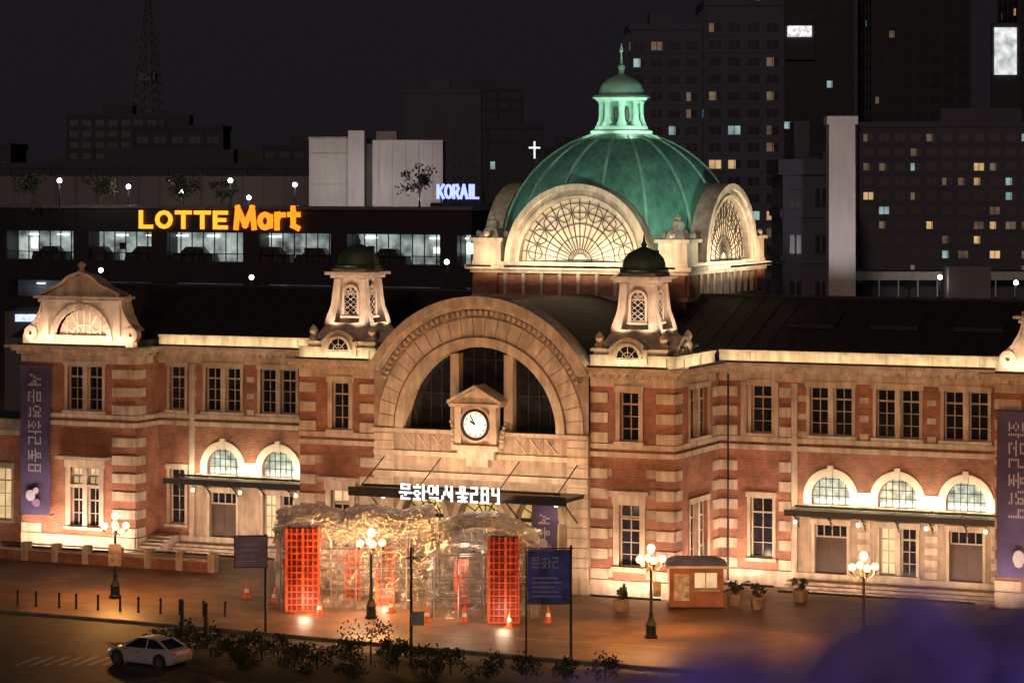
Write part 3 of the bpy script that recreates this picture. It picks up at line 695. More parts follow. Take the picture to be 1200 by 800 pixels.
RB=M('lamp_banner',(.5,.4,.25),.8,var=.5,scale=3); b=MB(); x,y=C(-19.74,140.1)
b.box(Fr(x,y,CS,SN),-.32,.32,.1,.13,1.6,2.7,RB); o=b.obj('pole_flag')
b=MB(); x,y=C(6.32,128); b.box(Fr(x,y,CS,SN),.08,.45,.1,.13,1.9,2.6,RB); b.obj('pole_flag')
CO=M('cone_orange',(.6,.12,.03),.5); CW=M('cone_white_band',(.7,.7,.7),.5)
for r,d in((-13.2,140.1),(-11.7,138.4),(-5.8,135.3),(-4.0,132.6),(-2.24,132.4),(-.1,131.0),(1.7,132.4),(-9.2,134.6)):
    x,y=C(r,d); mb=MB(); mb.frus(x,y,.4,.4,0,.05,CO); mb.lathe(x,y,[(.16,.05),(.12,.28)],CO,12); mb.lathe(x,y,[(.122,.28),(.09,.45)],CW,12); mb.lathe(x,y,[(.09,.45),(.03,.75)],CO,12); mb.obj('traffic_cone')
for i in range(11):
    x,y=C(-24.2+i*1.05+ru(-.1,.1),137.6-i*.36); mb=MB(); mb.lathe(x,y,[(.08,0),(.06,.06),(.05,.6),(.07,.64),(.07,.7),(.02,.76)],METAL,10); mb.obj('bollard')
for r,d in((-15.2,129.8),(-14.0,128.8)):
    x,y=C(r,d); mb=MB(); mb.lathe(x,y,[(.13,-.1),(.1,.1),(.08,1.3),(.11,1.35),(.04,1.5)],METAL,10); mb.obj('bollard')
e=empty('information_sign'); mb=MB(); x,y=C(-11.35,129.7); mb.tube((x,y,0),(x,y,4.5),.06,METAL); mb.obj('post',e)
mb=MB(); fr=Fr(x,y,CS,SN); mb.box(fr,-1.4,.05,.07,.13,3.0,4.4,M('sign_panel_grey',(.24,.19,.25),.6)); mb.box(fr,-1.45,.1,.03,.068,2.95,4.45,METAL)
for i in range(4): mb.box(fr,-1.25,-.5+.1*i,.131,.135,3.25+.25*i,3.29+.25*i,BANT)
mb.obj('panel',e)
e=empty('utility_pole'); mb=MB(); x,y=C(-4.32,120.7); mb.tube((x,y,-.12),(x,y,5.1),.075,METAL,.055,n=8); fr=Fr(x,y,CS,SN)
mb.box(fr,-.02,.55,-.2,.12,1.75,2.3,M('cabinet_grey',(.25,.26,.27),.6)); mb.box(fr,-.25,.25,-.05,.05,4.6,4.66,METAL); mb.obj('pole',e)
e=empty('banner_sign'); mb=MB(); x,y=C(2.57,122.8); fr=Fr(x,y,CS,SN); mb.tube((x,y,0),(x,y,4.9),.06,METAL,n=8); mb.tube(fr.P(-1.95,0,4.75),fr.P(.1,0,4.75),.03,METAL); mb.tube(fr.P(-1.95,0,2.35),fr.P(.1,0,2.35),.03,METAL); mb.tube(fr.P(-1.95,0,0),fr.P(-1.95,0,4.8),.04,METAL); mb.obj('frame',e)
mb=MB(); mb.box(fr,-1.9,-.05,.03,.05,2.4,4.7,M('blue_banner',(.025,.03,.11),.6,var=.8,scale=1.8,emit=(.1,.12,.5),es=.04)); glyphs(mb,fr,['mun','hwa','2'],-1.75,3.9,.06,.055,.06,BANT)
for i in range(5): mb.box(fr,-1.7,-.4-.15*(i%3),.055,.06,2.65+.2*i,2.70+.2*i,BANT)
mb.obj('banner',e)
e=empty('ticket_kiosk'); x,y=C(8.95,136.5); fr=Fr(x,y,CS,SN); mb=MB(); KW=M('kiosk_panel',(.3,.12,.07),.6); KR=M('kiosk_roof',(.14,.17,.32),.5)
wall(mb,fr,-1.3,1.3,.1,2.0,0,[(-.1,1.0,1.0,1.75)],KW,dep=.15); mb.poly([fr.P(-.1,-.14,1),fr.P(1,-.14,1),fr.P(1,-.14,1.75),fr.P(-.1,-.14,1.75)],LITWIN)
mb.box(fr,-1.3,-1.28,-1.8,0,.1,2,KW); mb.box(fr,1.28,1.3,-1.8,0,.1,2,KW); mb.box(fr,-1.28,1.28,-1.8,-1.75,.1,2,KW)
mb.box(fr,-1.35,1.35,-1.85,.05,0,.1,METAL); mb.box(fr,-1.5,1.5,-2,.35,2.0,2.12,PLAST); mb.hexa([fr.P(-1.5,.35,2.12),fr.P(1.5,.35,2.12),fr.P(1.5,-2,2.12),fr.P(-1.5,-2,2.12),fr.P(-1,-.3,2.4),fr.P(1,-.3,2.4),fr.P(1,-1.4,2.4),fr.P(-1,-1.4,2.4)],KR)
mb.box(fr,-.2,1.1,.0,.3,.88,.95,STONE); mb.box(fr,.42,.47,-.13,-.08,1,1.75,WFR); mb.box(fr,-1.1,-.35,.01,.04,.4,1.7,M('kiosk_poster',(.5,.45,.4),.6,var=.6,scale=4)); mb.obj('booth',e,False)
LEAF=M('leaf_green',(.035,.05,.02),.6,var=.5,scale=1.2); LEAF2=M('leaf_dark',(.018,.028,.013),.7,var=.5,scale=1)
def leaves(mb,c,rx,rz,n,size,mats,clumps=7):
    cl=[(c[0]+ru(-.7,.7)*rx,c[1]+ru(-.7,.7)*rx,c[2]+ru(-.7,.7)*rz,ru(.3,.55)) for _ in range(clumps)]
    for i in range(n):
        k=random.choice(cl); v=Vector((random.gauss(0,1),random.gauss(0,1),random.gauss(0,1)))
        v=v.normalized()*(rnd()**.4)*k[3]
        p=Vector((k[0]+v.x*rx,k[1]+v.y*rx,k[2]+v.z*rz))
        a=Vector((ru(-1,1),ru(-1,1),ru(-1,1))).normalized(); b=a.orthogonal().normalized(); s=size*ru(.6,1.3)
        mb.poly([p-a*s,p+b*s*.55,p+a*s,p-b*s*.55],random.choice(mats))
for r,d in((5.26,135.7),(10.9,137.6),(14.2,138.7),(11.9,136.5)):
    x,y=C(r,d); e=empty('potted_plant'); mb=MB(); mb.lathe(x,y,[(.25,0),(.32,.1),(.38,.5),(.42,.52),(.4,.58),(.3,.56)],STONED,14); mb.obj('pot',e)
    mb=MB(); leaves(mb,(x,y,.85),.4,.4,160,.09,[LEAF,LEAF2],5); mb.obj('foliage',e,False)
bed=MB(); bed.poly([(*C(-18.5,127.5),-.1),(*C(-12.5,118.5),-.1),(*C(-6,112),-.1),(*C(8,112),-.1),(*C(6,119.0),-.1),(*C(-8,125.4),-.1)],M('bed_soil',(.022,.017,.012),.95)); bed.obj('planting_bed')
for r,d,s in((-15.9,125.9,.6),(-15.0,125.0,.8),(-14.0,124.9,1.0),(-12.9,123.4,.8),(-11.9,123.2,.6),(-10.9,122.6,.85),(-9.8,121.3,.9),(-8.4,121.2,.7),(-7.0,122.3,.8),(-6.1,121.7,1.35),(-4.9,120,.9),(-3.6,120.9,.7),(-2.6,119.2,.85),(-1.0,118.6,.8),(-5.2,123.2,.6),(.6,118.3,.7),(-9.2,119.2,.9),(-11.4,120.2,.6),(2.2,118.0,.6),(-6.8,118.6,.7),(-3.6,118,.6),(3.9,117.6,.7)):
    x,y=C(r,d); mb=MB(); mb.tube((x,y,-.12),(x,y,s*.7),.04,LEAF2)
    leaves(mb,(x,y,s*.6),s*ru(.9,1.3),s*ru(.7,.95),420,.075,[LEAF,LEAF2,LEAF2],12); mb.obj('shrub',None,False)
mb=MB(); F=Fr(0,-7.2)
mb.box(F,-40,-14,0,.3,0,.55,BRICK); mb.box(F,-40,-14,-.05,.35,.55,.65,STONE)
for i in range(14): mb.box(F,-39.6+i*1.95,-39.2+i*1.95,-.08,.38,0.01,1.0,STONE)
mb.box(F,-40,-14,.12,.18,.88,.94,METAL); mb.obj('low_boundary_wall')
# ============================================================ FOIL INSTALLATION
e=empty('art_installation')
def filmmat(name,a0,a1,rough,metal,base):
    m,nt,b_=newmat(name)
    tc=nt.nodes.new('ShaderNodeTexCoord'); n2=nt.nodes.new('ShaderNodeTexNoise'); n2.inputs['Scale'].default_value=2.0; n2.inputs['Detail'].default_value=9; n2.inputs['Roughness'].default_value=.65
    nt.links.new(tc.outputs['Object'],n2.inputs['Vector'])
    bp=nt.nodes.new('ShaderNodeBump'); bp.inputs['Strength'].default_value=1; bp.inputs['Distance'].default_value=.6; nt.links.new(n2.outputs['Fac'],bp.inputs['Height']); nt.links.new(bp.outputs['Normal'],b_.inputs['Normal'])
    b_.inputs['Metallic'].default_value=metal; b_.inputs['Roughness'].default_value=rough; b_.inputs['Base Color'].default_value=(*base,1)
    mr=nt.nodes.new('ShaderNodeMapRange'); mr.inputs['From Min'].default_value=.40; mr.inputs['From Max'].default_value=.60; mr.inputs['To Min'].default_value=a0; mr.inputs['To Max'].default_value=a1
    nt.links.new(n2.outputs['Fac'],mr.inputs['Value']); nt.links.new(mr.outputs['Result'],b_.inputs['Alpha'])
    return m
FILM=filmmat('clear_crumpled_film',.15,.9,.2,.8,(.8,.78,.76)); FILMT=filmmat('silver_crumpled_film',.85,1,.22,.75,(.85,.82,.8))
def film(r0,r1,d0,d1,hf):
    mb=MB()
    def grid(fn,nu,nv,m,am=.1):
        pts=[[None]*(nv+1) for _ in range(nu+1)]
        for i in range(nu+1):
            for j in range(nv+1):
                p=Vector(fn(i/nu,j/nv)); p+=Vector((ru(-am,am),ru(-am,am),ru(-am,am)*.7)); p.z=max(p.z,.01); pts[i][j]=p
        for i in range(nu):
            for j in range(nv):
                mb.poly([pts[i][j],pts[i+1][j],pts[i+1][j+1]],m); mb.poly([pts[i][j],pts[i+1][j+1],pts[i][j+1]],m)
    NU=int((r1-r0)*4)
    grid(lambda u,v:(*C(r0+(r1-r0)*u,d0+.15*math.sin(u*20)),.02+v*(hf(u)-.9)),NU,10,FILM,.1)
    # swagged crumpled fringe along the top front edge
    grid(lambda u,v:(*C(r0+(r1-r0)*u,d0-.15-.3*math.sin(math.pi*v)),hf(u)-1.15+.2*math.sin(u*9)+v*(.75-.2*math.sin(u*9))),NU,4,FILMT,.13)
    grid(lambda u,v:(*C(r0+(r1-r0)*u,d0-.15+(d1-d0+.15)*v**1.3),hf(u)-.4+.55*math.sin(math.pi*(.05+.85*v))),NU,12,FILMT,.13)
    grid(lambda u,v:(*C(r1,d0+(d1-d0)*u),.02+v*(hf(1)-.2)),10,10,FILM)
    grid(lambda u,v:(*C(r0,d0+(d1-d0)*u),.02+v*(hf(0)-.2)),10,10,FILM)
    grid(lambda u,v:(*C(r0+(r1-r0)*u,d1),.02+v*(hf(u)-.4)),NU,8,FILM,.1)
    return mb
film(-11.5,-3.9,136.6,141,lambda u:4.35+.28*abs(math.sin(math.pi*u*2.5))).obj('film_cover_long',e,False)
film(-4.0,1.25,133.6,138.5,lambda u:3.1+1.5*math.sin(math.pi*(u*.8+.12))**.7).obj('film_cover_round',e,False)
FRM=M('steel_tube',(.5,.5,.5),.3,.8)
mb=MB()
for r0,r1,d0,d1,h,nn in((-11.2,-3.9,136.3,141,3.9,6),(-3.7,.9,133.3,138.5,3.1,4)):
    for i in range(nn+1):
        r=r0+(r1-r0)*i/nn
        for d in(d0,d1): mb.tube((*C(r,d),0),(*C(r,d),h),.03,FRM)
    for d in(d0,d1):
        for z in(1.0,2.0,3.0,h): mb.tube((*C(r0,d),z),(*C(r1,d),z),.022,FRM)
mb.obj('frame',e)
RED=M('red_plastic_crate',(.62,.10,.03),.4,var=.35,scale=2,emit=(1,.14,.02),es=.03)  # faint red emission put into the plastic so crates look lit
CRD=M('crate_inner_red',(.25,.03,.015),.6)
mb=MB()
def crates(r0,r1,d0,d1,h):
    fr=Fr(*C(0,0),CS,SN); z=.02
    while z<h:
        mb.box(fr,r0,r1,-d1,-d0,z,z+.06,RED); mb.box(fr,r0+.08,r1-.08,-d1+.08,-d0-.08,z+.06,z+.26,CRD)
        k=r0; q=0
        while k<r1-.02:
            w_=.05 if q%3 else .13
            mb.box(fr,k,min(k+w_,r1),-d0-.05,-d0,z+.063,z+.3,RED); mb.box(fr,k,k+.05,-d1,-d1+.05,z+.063,z+.3,RED); k+=.26; q+=1
        k=d0+.1
        while k<d1-.1:
            mb.box(fr,r0,r0+.05,-k-.05,-k,z+.063,z+.3,RED); mb.box(fr,r1-.05,r1,-k-.05,-k,z+.063,z+.3,RED); k+=.26
        z+=.31
crates(-10.9,-9.3,135.4,136.4,4.0); crates(-6.7,-5.75,138,139,2.6); crates(-8.3,-7.5,139,140,2.2); crates(-1.15,.35,132.0,133.0,3.9); crates(-2.8,-2.1,136,137,2.3)
mb.obj('crate_stacks',e)
for r,d,z,en in((-9.9,134.4,.5,90),(-6.2,137.4,.5,130),(-.4,130.8,.5,80),(-2.2,134.8,2.2,240),(-7.5,138.5,3.0,380),(-7.3,134.6,3.2,110),(-2.6,131.6,3.0,110)):
    light('POINT','installation_fill_light',(*C(r,d),z),en,(1,.68,.45),e,rad=.3)  # added fill lights to make film and crates glow, no real fixtures
# ============================================================ CAR
def car(r,d,yaw,k_=.9):
    e=empty('parked_car'); x0,y0=C(r,d); z0=-.12
    PNT=M('silver_car_paint',(.5,.51,.55),.28,.4,var=.05); CG=M('car_glass',(.01,.012,.015),.08,var=.1); TY=M('tyre_rubber',(.02,.02,.02),.8); CHR=M('alloy_wheel',(.4,.4,.42),.3,.9)
    ca,sa=math.cos(yaw)*k_,math.sin(yaw)*k_
    T=lambda x,y,z:(x0+x*ca-y*sa,y0+x*sa+y*ca,z0+z*k_)
    def loft(mb,secs,m):
        for a,b in zip(secs[:-1],secs[1:]):
            n=len(a)
            for i in range(n): mb.poly([T(*a[i]),T(*a[(i+1)%n]),T(*b[(i+1)%n]),T(*b[i])],m)
        mb.poly([T(*p) for p in secs[0]],m); mb.poly([T(*p) for p in secs[-1][::-1]],m)
    def sec(x,w,zb,zm,zt,tw):
        return [(x,-w*.92,zb),(x,-w,zb+.15),(x,-w,zm),(x,-tw,zt),(x,tw,zt),(x,w,zm),(x,w,zb+.15),(x,w*.92,zb)]
    mb=MB()
    S=[(-2.28,.62,.42,.62,.72,.5),(-2.2,.78,.3,.72,.92,.6),(-1.9,.86,.2,.78,1.0,.7),(-1.2,.9,.18,.82,.98,.74),(-.4,.91,.18,.84,.95,.78),(.6,.91,.18,.82,.94,.78),(1.1,.9,.18,.78,.92,.74),(1.7,.87,.2,.7,.84,.66),(2.1,.78,.26,.6,.72,.55),(2.28,.6,.34,.5,.58,.45)]
    loft(mb,[sec(*s) for s in S],PNT); mb.obj('body',e)
    mb=MB()
    def gs(x,w,zb,tw,zt): return [(x,-w,zb),(x,-tw,zt),(x,tw,zt),(x,w,zb)]
    loft(mb,[gs(-1.85,.7,.97,.68,.98),gs(-1.05,.76,.95,.56,1.36),gs(-.3,.77,.94,.58,1.44),(gs(.25,.77,.93,.56,1.40)),gs(1.15,.72,.91,.68,.93)],CG); mb.obj('cabin_glass',e)
    mb=MB()
    loft(mb,[gs(-1.1,.57,1.35,.5,1.375),gs(-.3,.6,1.43,.52,1.47),gs(.28,.57,1.395,.5,1.43)],PNT)
    for s in(-1,1):
        mb.tube(T(-.45,s*.775,.95),T(-.45,s*.6,1.43),.035,PNT)
        mb.tube(T(1.1,s*.73,.93),T(.25,s*.575,1.42),.035,PNT); mb.tube(T(-1.8,s*.71,.98),T(-1.05,s*.575,1.38),.05,PNT)
        mb.ball(T(.85,s*.98,.98),.1,PNT,8)
    mb.obj('roof_and_pillars',e)
    mb=MB()
    for x in(-1.4,1.4):
        for s in(-1,1):
            mb.tube(T(x,s*.72,.32),T(x,s*.93,.32),.3,TY,n=20); mb.tube(T(x,s*.9,.32),T(x,s*.945,.32),.18,CHR,n=10)
            mb.tube(T(x,s*.7,.36),T(x,s*.915,.36),.35,METAL,n=20)
    mb.obj('wheels',e)
    mb=MB(); HL=M('headlight_glass',(.7,.7,.7),.2,emit=(1,.95,.85),es=.4); TL=M('tail_light',(.4,.02,.02),.3,emit=(1,.05,.02),es=.1)
    for s in(-1,1): mb.ball(T(2.08,s*.6,.6),.14,HL,10,.7); mb.ball(T(-2.16,s*.62,.78),.11,TL,10,.8); mb.tube(T(-.1,s*.915,.75),T(.15,s*.915,.75),.02,METAL)
    mb.tube(T(2.25,-.35,.42),T(2.25,.35,.42),.06,METAL); mb.obj('lights',e)
car(-15.7,121.9,TH+math.radians(-33+180),.84)
# ============================================================ BACKGROUND
SHOP=M('dark_cladding',(.010,.010,.015),.5,var=.3,scale=.4)
PARKL=M('parking_interior',(.3,.32,.3),.6,var=.9,scale=.7,emit=(.62,.78,.74),es=.32); PARKD=M('parking_dim',(.08,.08,.1),.6,var=.9,scale=.3,emit=(.5,.6,.9),es=.05)
TUBEM=M('fluorescent_tube',(.9,.9,.9),.4,var=.01,emit=(.9,1,.95),es=3)
e=empty('shopping_centre'); F=Fr(0,90); mb=MB()
mb.box(F,-118,-44,-30,-2.2,0,17.8,SHOP)
mb.box(F,-118,-44,-2.199,0,15.6,17.8,SHOP); mb.box(F,-118,-44,-2.199,0,10.9,12.9,SHOP); mb.box(F,-118,-44,-2.199,0,0,9.3,SHOP)
mb.box(F,-118,-43.8,-.3,.25,17.8,18.1,M('roof_edge_metal',(.10,.10,.12),.5))
for x in(-118,-102.5,-94,-84.8,-76.2,-66.4,-57.3,-46.3): mb.box(F,x-.85,x+.85,-2.198,-.05,9.3,15.6,SHOP)
mb.obj('shell',e)
mb=MB()
mb.poly([F.P(-117,-2.0,12.9),F.P(-45,-2.0,12.9),F.P(-45,-2.0,15.6),F.P(-117,-2.0,15.6)],PARKL); mb.poly([F.P(-117,-2.0,9.3),F.P(-45,-2.0,9.3),F.P(-45,-2.0,10.9),F.P(-117,-2.0,10.9)],PARKD)
mb.obj('parking_levels',e)
mb=MB(); DC=M('garage_cars',(.03,.03,.035),.3,var=.6)
x=-112
while x<-48:
    L_=ru(1.9,2.3); h=ru(1.2,1.6)
    mb.hexa([F.P(x-L_,-.6,12.9),F.P(x+L_,-.6,12.9),F.P(x+L_,-1.8,12.9),F.P(x-L_,-1.8,12.9),F.P(x-L_*.95,-.7,13.6),F.P(x+L_*.95,-.7,13.6),F.P(x+L_*.95,-1.7,13.6),F.P(x-L_*.95,-1.7,13.6)],DC)
    mb.hexa([F.P(x-L_*.7,-.8,13.6),F.P(x+L_*.6,-.8,13.6),F.P(x+L_*.6,-1.7,13.6),F.P(x-L_*.7,-1.7,13.6),F.P(x-L_*.4,-.9,12.9+h),F.P(x+L_*.35,-.9,12.9+h),F.P(x+L_*.35,-1.6,12.9+h),F.P(x-L_*.4,-1.6,12.9+h)],DC)
    x+=ru(4.4,9)
for i in range(60):
    x=-116+i*1.2; mb.box(F,x,x+.08,-.3,-.2,12.9,15.6,SHOP)
for i in range(22):
    x=-115+i*3.3
    if rnd()<.75: mb.box(F,x,x+1.3,-1.9,-1.8,15.2,15.3,TUBEM)
    if rnd()<.25: mb.box(F,x+1,x+1.9,-1.9,-1.8,10.5,10.58,TUBEM)
    if rnd()<.5: mb.box(F,x+.4,x+1.0,-1.9,-1.8,13.9,ru(14.2,14.9),random.choice((DC,SHOP,TUBEM)) if rnd()<.9 else TUBEM)
mb.box(F,-117,-45,-.3,-.2,13.6,13.68,SHOP)
mb.obj('parking_details',e)
circ=lambda cx,cy,rx,ry,n=12:[((cx+rx*math.cos(2*math.pi*i/n),cy+ry*math.sin(2*math.pi*i/n)),(cx+rx*math.cos(2*math.pi*(i+1)/n),cy+ry*math.sin(2*math.pi*(i+1)/n))) for i in range(n)]
LET={'L':[((0,1),(0,0)),((0,0),(1,0))],'O':circ(.5,.5,.5,.5),'T':[((0,1),(1,1)),((.5,1),(.5,0))],'E':[((0,0),(0,1)),((0,1),(1,1)),((0,.5),(.85,.5)),((0,0),(1,0))],
'M':[((0,0),(.1,1)),((.1,1),(.5,.12)),((.5,.12),(.9,1)),((.9,1),(1,0))],'a':circ(.45,.34,.45,.34)+[((.95,0),(.95,.66))],'r':[((0,0),(0,.68)),((0,.42),(.4,.66)),((.4,.66),(.9,.66))],
't':[((.4,1),(.4,.12)),((.4,.12),(.9,0)),((0,.68),(.95,.68))],'K':[((0,0),(0,1)),((0,.4),(1,1)),((.3,.58),(1,0))],'R':[((0,0),(0,1)),((0,1),(.7,1)),((.7,1),(.95,.75)),((.95,.75),(.7,.48)),((.7,.48),(0,.48)),((.5,.48),(1,0))],
'A':[((0,0),(.5,1)),((.5,1),(1,0)),((.2,.35),(.8,.35))],'I':[((.5,0),(.5,1))]}
def letters(s,a,z,h,ws,gap,t,fr,n,m,name,parent):
    mb=MB()
    for ch,w in zip(s,ws):
        for i,(p,q) in enumerate(LET[ch]):
            nn=n+.006*(i%7)
            p=Vector((a+p[0]*w,z+p[1]*h)); q=Vector((a+q[0]*w,z+q[1]*h)); d=(q-p); 
            d=d.normalized()*(t*.5 if ch not in'Oa' else t*.12); p2=p-d;q2=q+d; o=Vector((-d.y,d.x)).normalized()*t*.5
            c4=[p2-o,q2-o,q2+o,p2+o]
            mb.hexa([fr.P(k.x,nn,k.y) for k in c4]+[fr.P(k.x,nn-.2,k.y) for k in c4],m)
        a+=w+gap
    return mb.obj(name,parent,False)
SY=M('sign_amber',(.9,.5,.05),.5,var=.02,emit=(1,.36,.03),es=1.7); SR=M('sign_orange',(.9,.2,.05),.5,var=.02,emit=(1,.22,.012),es=1.9)
letters('LOTTE',-78.0,16.1,1.35,(1.1,1.45,1.35,1.35,1.15),.68,.36,F,.35,SY,'sign_letters_a',e)
letters('Mart',-67.8,16.1,1.8,(1.9,1.15,.7,.9),.62,.46,F,.35,SR,'sign_letters_b',e)
SB=M('sign_blue',(.3,.35,.9),.5,var=.02,emit=(.2,.25,1),es=3)
letters('KORAIL',-49.6,18.85,1.15,(.55,.6,.5,.6,.2,.45),.22,.2,Fr(0,95),.3,SB,'blue_sign_letters',e)
mb=MB(); mb.box(Fr(0,95),-50.5,-44.5,-.8,-.1,17.8,18.4,SHOP); mb.tube((-49.5,95.3,18),(-49.5,95.3,20),.08,METAL); mb.tube((-46.5,95.3,18),(-46.5,95.3,20),.08,METAL); mb.obj('blue_sign_frame',e)
def cbox(mb,r0,r1,d0,d1,z0,z1,m): mb.box(CF,r0,r1,-d1,-d0,z0,z1,m)
PC=M('pale_concrete',(.38,.36,.36),.85,var=.12,scale=.3,streak=.1)
e=empty('lit_shop_sign'); mb=MB(); cbox(mb,-35.2,-33.0,199.5,199.8,10.6,11.1,M('shop_sign_blue',(.5,.6,.9),.5,var=.5,scale=3,emit=(.45,.55,1),es=1.6)); cbox(mb,-36,-32.8,199.9,206,0,11.3,SHOP); mb.obj('panel_and_booth',e)
e=empty('concrete_plant_building'); mb=MB()
cbox(mb,-19.6,-14.3,272,284,14,24.4,PC); cbox(mb,-15.8,-14.25,271.4,272,14,25.2,PC); cbox(mb,-14.25,-13.5,276,284,14,24.0,PC); cbox(mb,-13.5,-6.7,272.5,284,14,24.3,PC); cbox(mb,-13.3,-11.3,276,280,24.3,25.2,PC)
for i in range(5): cbox(mb,-12.9+i*1.3,-12.87+i*1.3,272.45,272.5,14,24.3,STONED)
for z in(17,20,23): cbox(mb,-19.55,-15.85,271.95,272,z,z+.06,STONED)
cbox(mb,-19.7,-14.2,271.9,284.1,24.4,24.6,STONED); mb.obj('walls',e)
light('AREA','roof_floodlight',(*C(-13,262),18.5),620,(1,.93,.9),e,to=(*C(-13,272),21.5),sx=10,sy=.5)
e=empty('rooftop_wall'); mb=MB(); WG=M('rooftop_wall_grey',(.10,.09,.10),.85,var=.2,scale=.2)
cbox(mb,-62,-19,285,287,14,20.8,WG)
for i in range(20): cbox(mb,-61+i*2.1,-60.8+i*2.1,284.9,285,14,20.8,SHOP)
mb.obj('wall',e)
LEDW=M('rooftop_lamp',(.9,.9,.9),.4,var=.01,emit=(1,.95,.85),es=14)
def rlamp(r,d,z,h,en=60,c=(1,.93,.8)):
    x,y=C(r,d); e=empty('rooftop_lamp_post'); mb=MB(); mb.tube((x,y,z),(x,y,z+h),.07,METAL); mb.ball((x,y,z+h+.12),.22 if d>220 else .17,LEDW,10); mb.obj('post',e)
    light('POINT','lamp_light',(x,y,z+h-.3),en,c,e,rad=.3)
for r,d,z,h,en in((-42.1,262,17.5,2.8,220),(-36.5,268,17.5,2.2,220),(-31.7,270,17.5,1.7,220),(-26.2,262,17.5,2.8,220),(-20.2,262,17.5,2.4,220),(-25.7,275,17.5,1.1,120),(20.8,190,8,6.1,60),(30.4,200,8,5.6,60),(34.9,195,8,5.4,60),(-29.2,200,8,6.1,20),(-18.5,200,8,5.6,20),(-4.4,190,8,7.0,20)):
    rlamp(r,d,z,h,en)
BARK=M('bark',(.06,.045,.03),.9)
def tree(r,d,z,h,w):
    x,y=C(r,d); e=empty('roof_garden_tree'); mb=MB(); mb.tube((x,y,z),(x,y,z+h*.5),.12,BARK,.07)
    for k in range(6):
        t=k*1.05; mb.tube((x,y,z+h*.4),(x+w*.45*math.cos(t),y+w*.45*math.sin(t),z+h*ru(.6,.9)),.05,BARK,.02)
    mb.obj('trunk',e); mb=MB(); leaves(mb,(x,y,z+h*.68),w*.6,h*.36,420,.16,[LEAF,LEAF2],12); mb.obj('crown',e,False)
for r,d,h in((-45.3,266,3.6),(-39.2,268,3.2),(-31,266,3.6),(-8.6,262,4.6),(-27.4,268,3)): tree(r,d,17.6,h,2.6)
DG=M('dark_flat_window',(.008,.009,.014),.25,var=.2)
LW=[M('flat_window_warm',(.2,.15,.1),.5,var=.5,scale=.3,emit=(1,.62,.28),es=.6),M('flat_window_dim',(.2,.15,.1),.5,var=.6,scale=.3,emit=(.8,.6,.4),es=.10),M('flat_window_cool',(.2,.2,.2),.5,var=.5,scale=.3,emit=(.5,.85,.85),es=.45)]
def block(name,r0,r1,d,dep,z1,wallm,fh=3,bw=3.2,plit=.08,ang=0,z0=0,ww=.62,hh=.5,piers=True):
    e=empty(name); mb=MB(); wn=MB()
    ox,oy=C(r0,d); a=TH+ang; fr=Fr(ox,oy,math.cos(a),math.sin(a)); L=r1-r0
    mb.box(fr,0,L,-dep,0,z0,z1,wallm); mb.box(fr,-.3,L+.3,-dep-.3,.3,z1,z1+1.0,wallm); mb.box(fr,L*.3,L*.6,-dep*.7,-dep*.3,z1+1.0,z1+3.5,wallm)
    faces=[(fr,L),(Fr(*fr.P(0,-dep,0)[:2],fr.n[0],fr.n[1]),dep),(Fr(*fr.P(L,0,0)[:2],-fr.n[0],-fr.n[1]),dep)]
    for f,l in faces:
        n=max(1,int(l/bw)); b=l/n; fl=int((z1-z0)/fh)
        for j in range(fl):
            z=z0+j*fh+fh*.3
            for i in range(n):
                m=DG; q=rnd()
                A=i*b+b*(1-ww)/2; B2=A+b*ww
                if q<plit:
                    m=random.choices(LW,[3,6,2])[0]; B2=A+b*ww*random.choice((1,.4,.6))
                    if B2<A+b*ww-.01: wn.poly([f.P(B2,.04,z),f.P(A+b*ww,.04,z),f.P(A+b*ww,.04,z+fh*hh),f.P(B2,.04,z+fh*hh)],DG)
                wn.poly([f.P(A,.04,z),f.P(B2,.04,z),f.P(B2,.04,z+fh*hh),f.P(A,.04,z+fh*hh)],m)
                mb.box(f,A+b*ww/2-.06,A+b*ww/2+.06,0.01,.09,z,z+fh*hh,wallm)
            mb.box(f,0.05,l-.05,.0,.16,z-fh*.22,z-fh*.05,wallm)
        if piers:
            for i in range(0,n+1,2): mb.box(f,max(i*b-.2,0),min(i*b+.2,l),.001,.35,z0,z1,wallm)
    mb.obj('walls',e,False); wn.obj('windows',e,False)
WA=M('tower_wall_blue',(.052,.066,.11),.8,var=.15,scale=.05); WB=M('tower_wall_dark',(.02,.022,.034),.8,var=.15,scale=.05); WC=M('apartment_wall',(.05,.055,.085),.8,var=.15,scale=.05); WD=M('far_block_wall',(.028,.033,.055),.8,var=.2,scale=.05)
block('apartment_tower',21.0,33.5,500,20,46.5,WA,3,2.6,.14)
block('apartment_tower',34,47.5,495,22,50.5,WA,3,3.2,.2)
block('apartment_tower',50,75,620,25,72,WB,3,3,.05); block('apartment_tower',82,104,640,25,80,WB,3,3,.05); block('apartment_tower',108,135,600,25,60,WB,3,3,.06)
block('apartment_block',62.5,110,505,16,29.3,WC,2.6,2.7,.24,ang=math.radians(-9))
block('office_block',46,56.5,470,15,20.5,WD,3.2,3,.05); block('office_block',48.8,54.5,455,10,21,WC,3.0,2.0,.0,ww=.4,hh=.4)
block('office_block',-27,-8,700,20,41,WA,3,3.5,.05); block('office_block',-18,3,820,20,45,WD,3,3.5,.05); block('office_block',-5,6,560,20,30,WD,3,3.5,.04); block('office_block',6,20,640,20,26,WD,3,3.5,.05)
block('office_block',-86,-66,640,20,31,WD,3,3.5,.03); block('office_block',-62,-40,700,20,27,WD,3,3.5,.02); block('office_block',-120,-92,760,20,36,WD,3,3.5,.02); block('office_block',-118,-100,560,20,26,WD,3,3.5,.03)
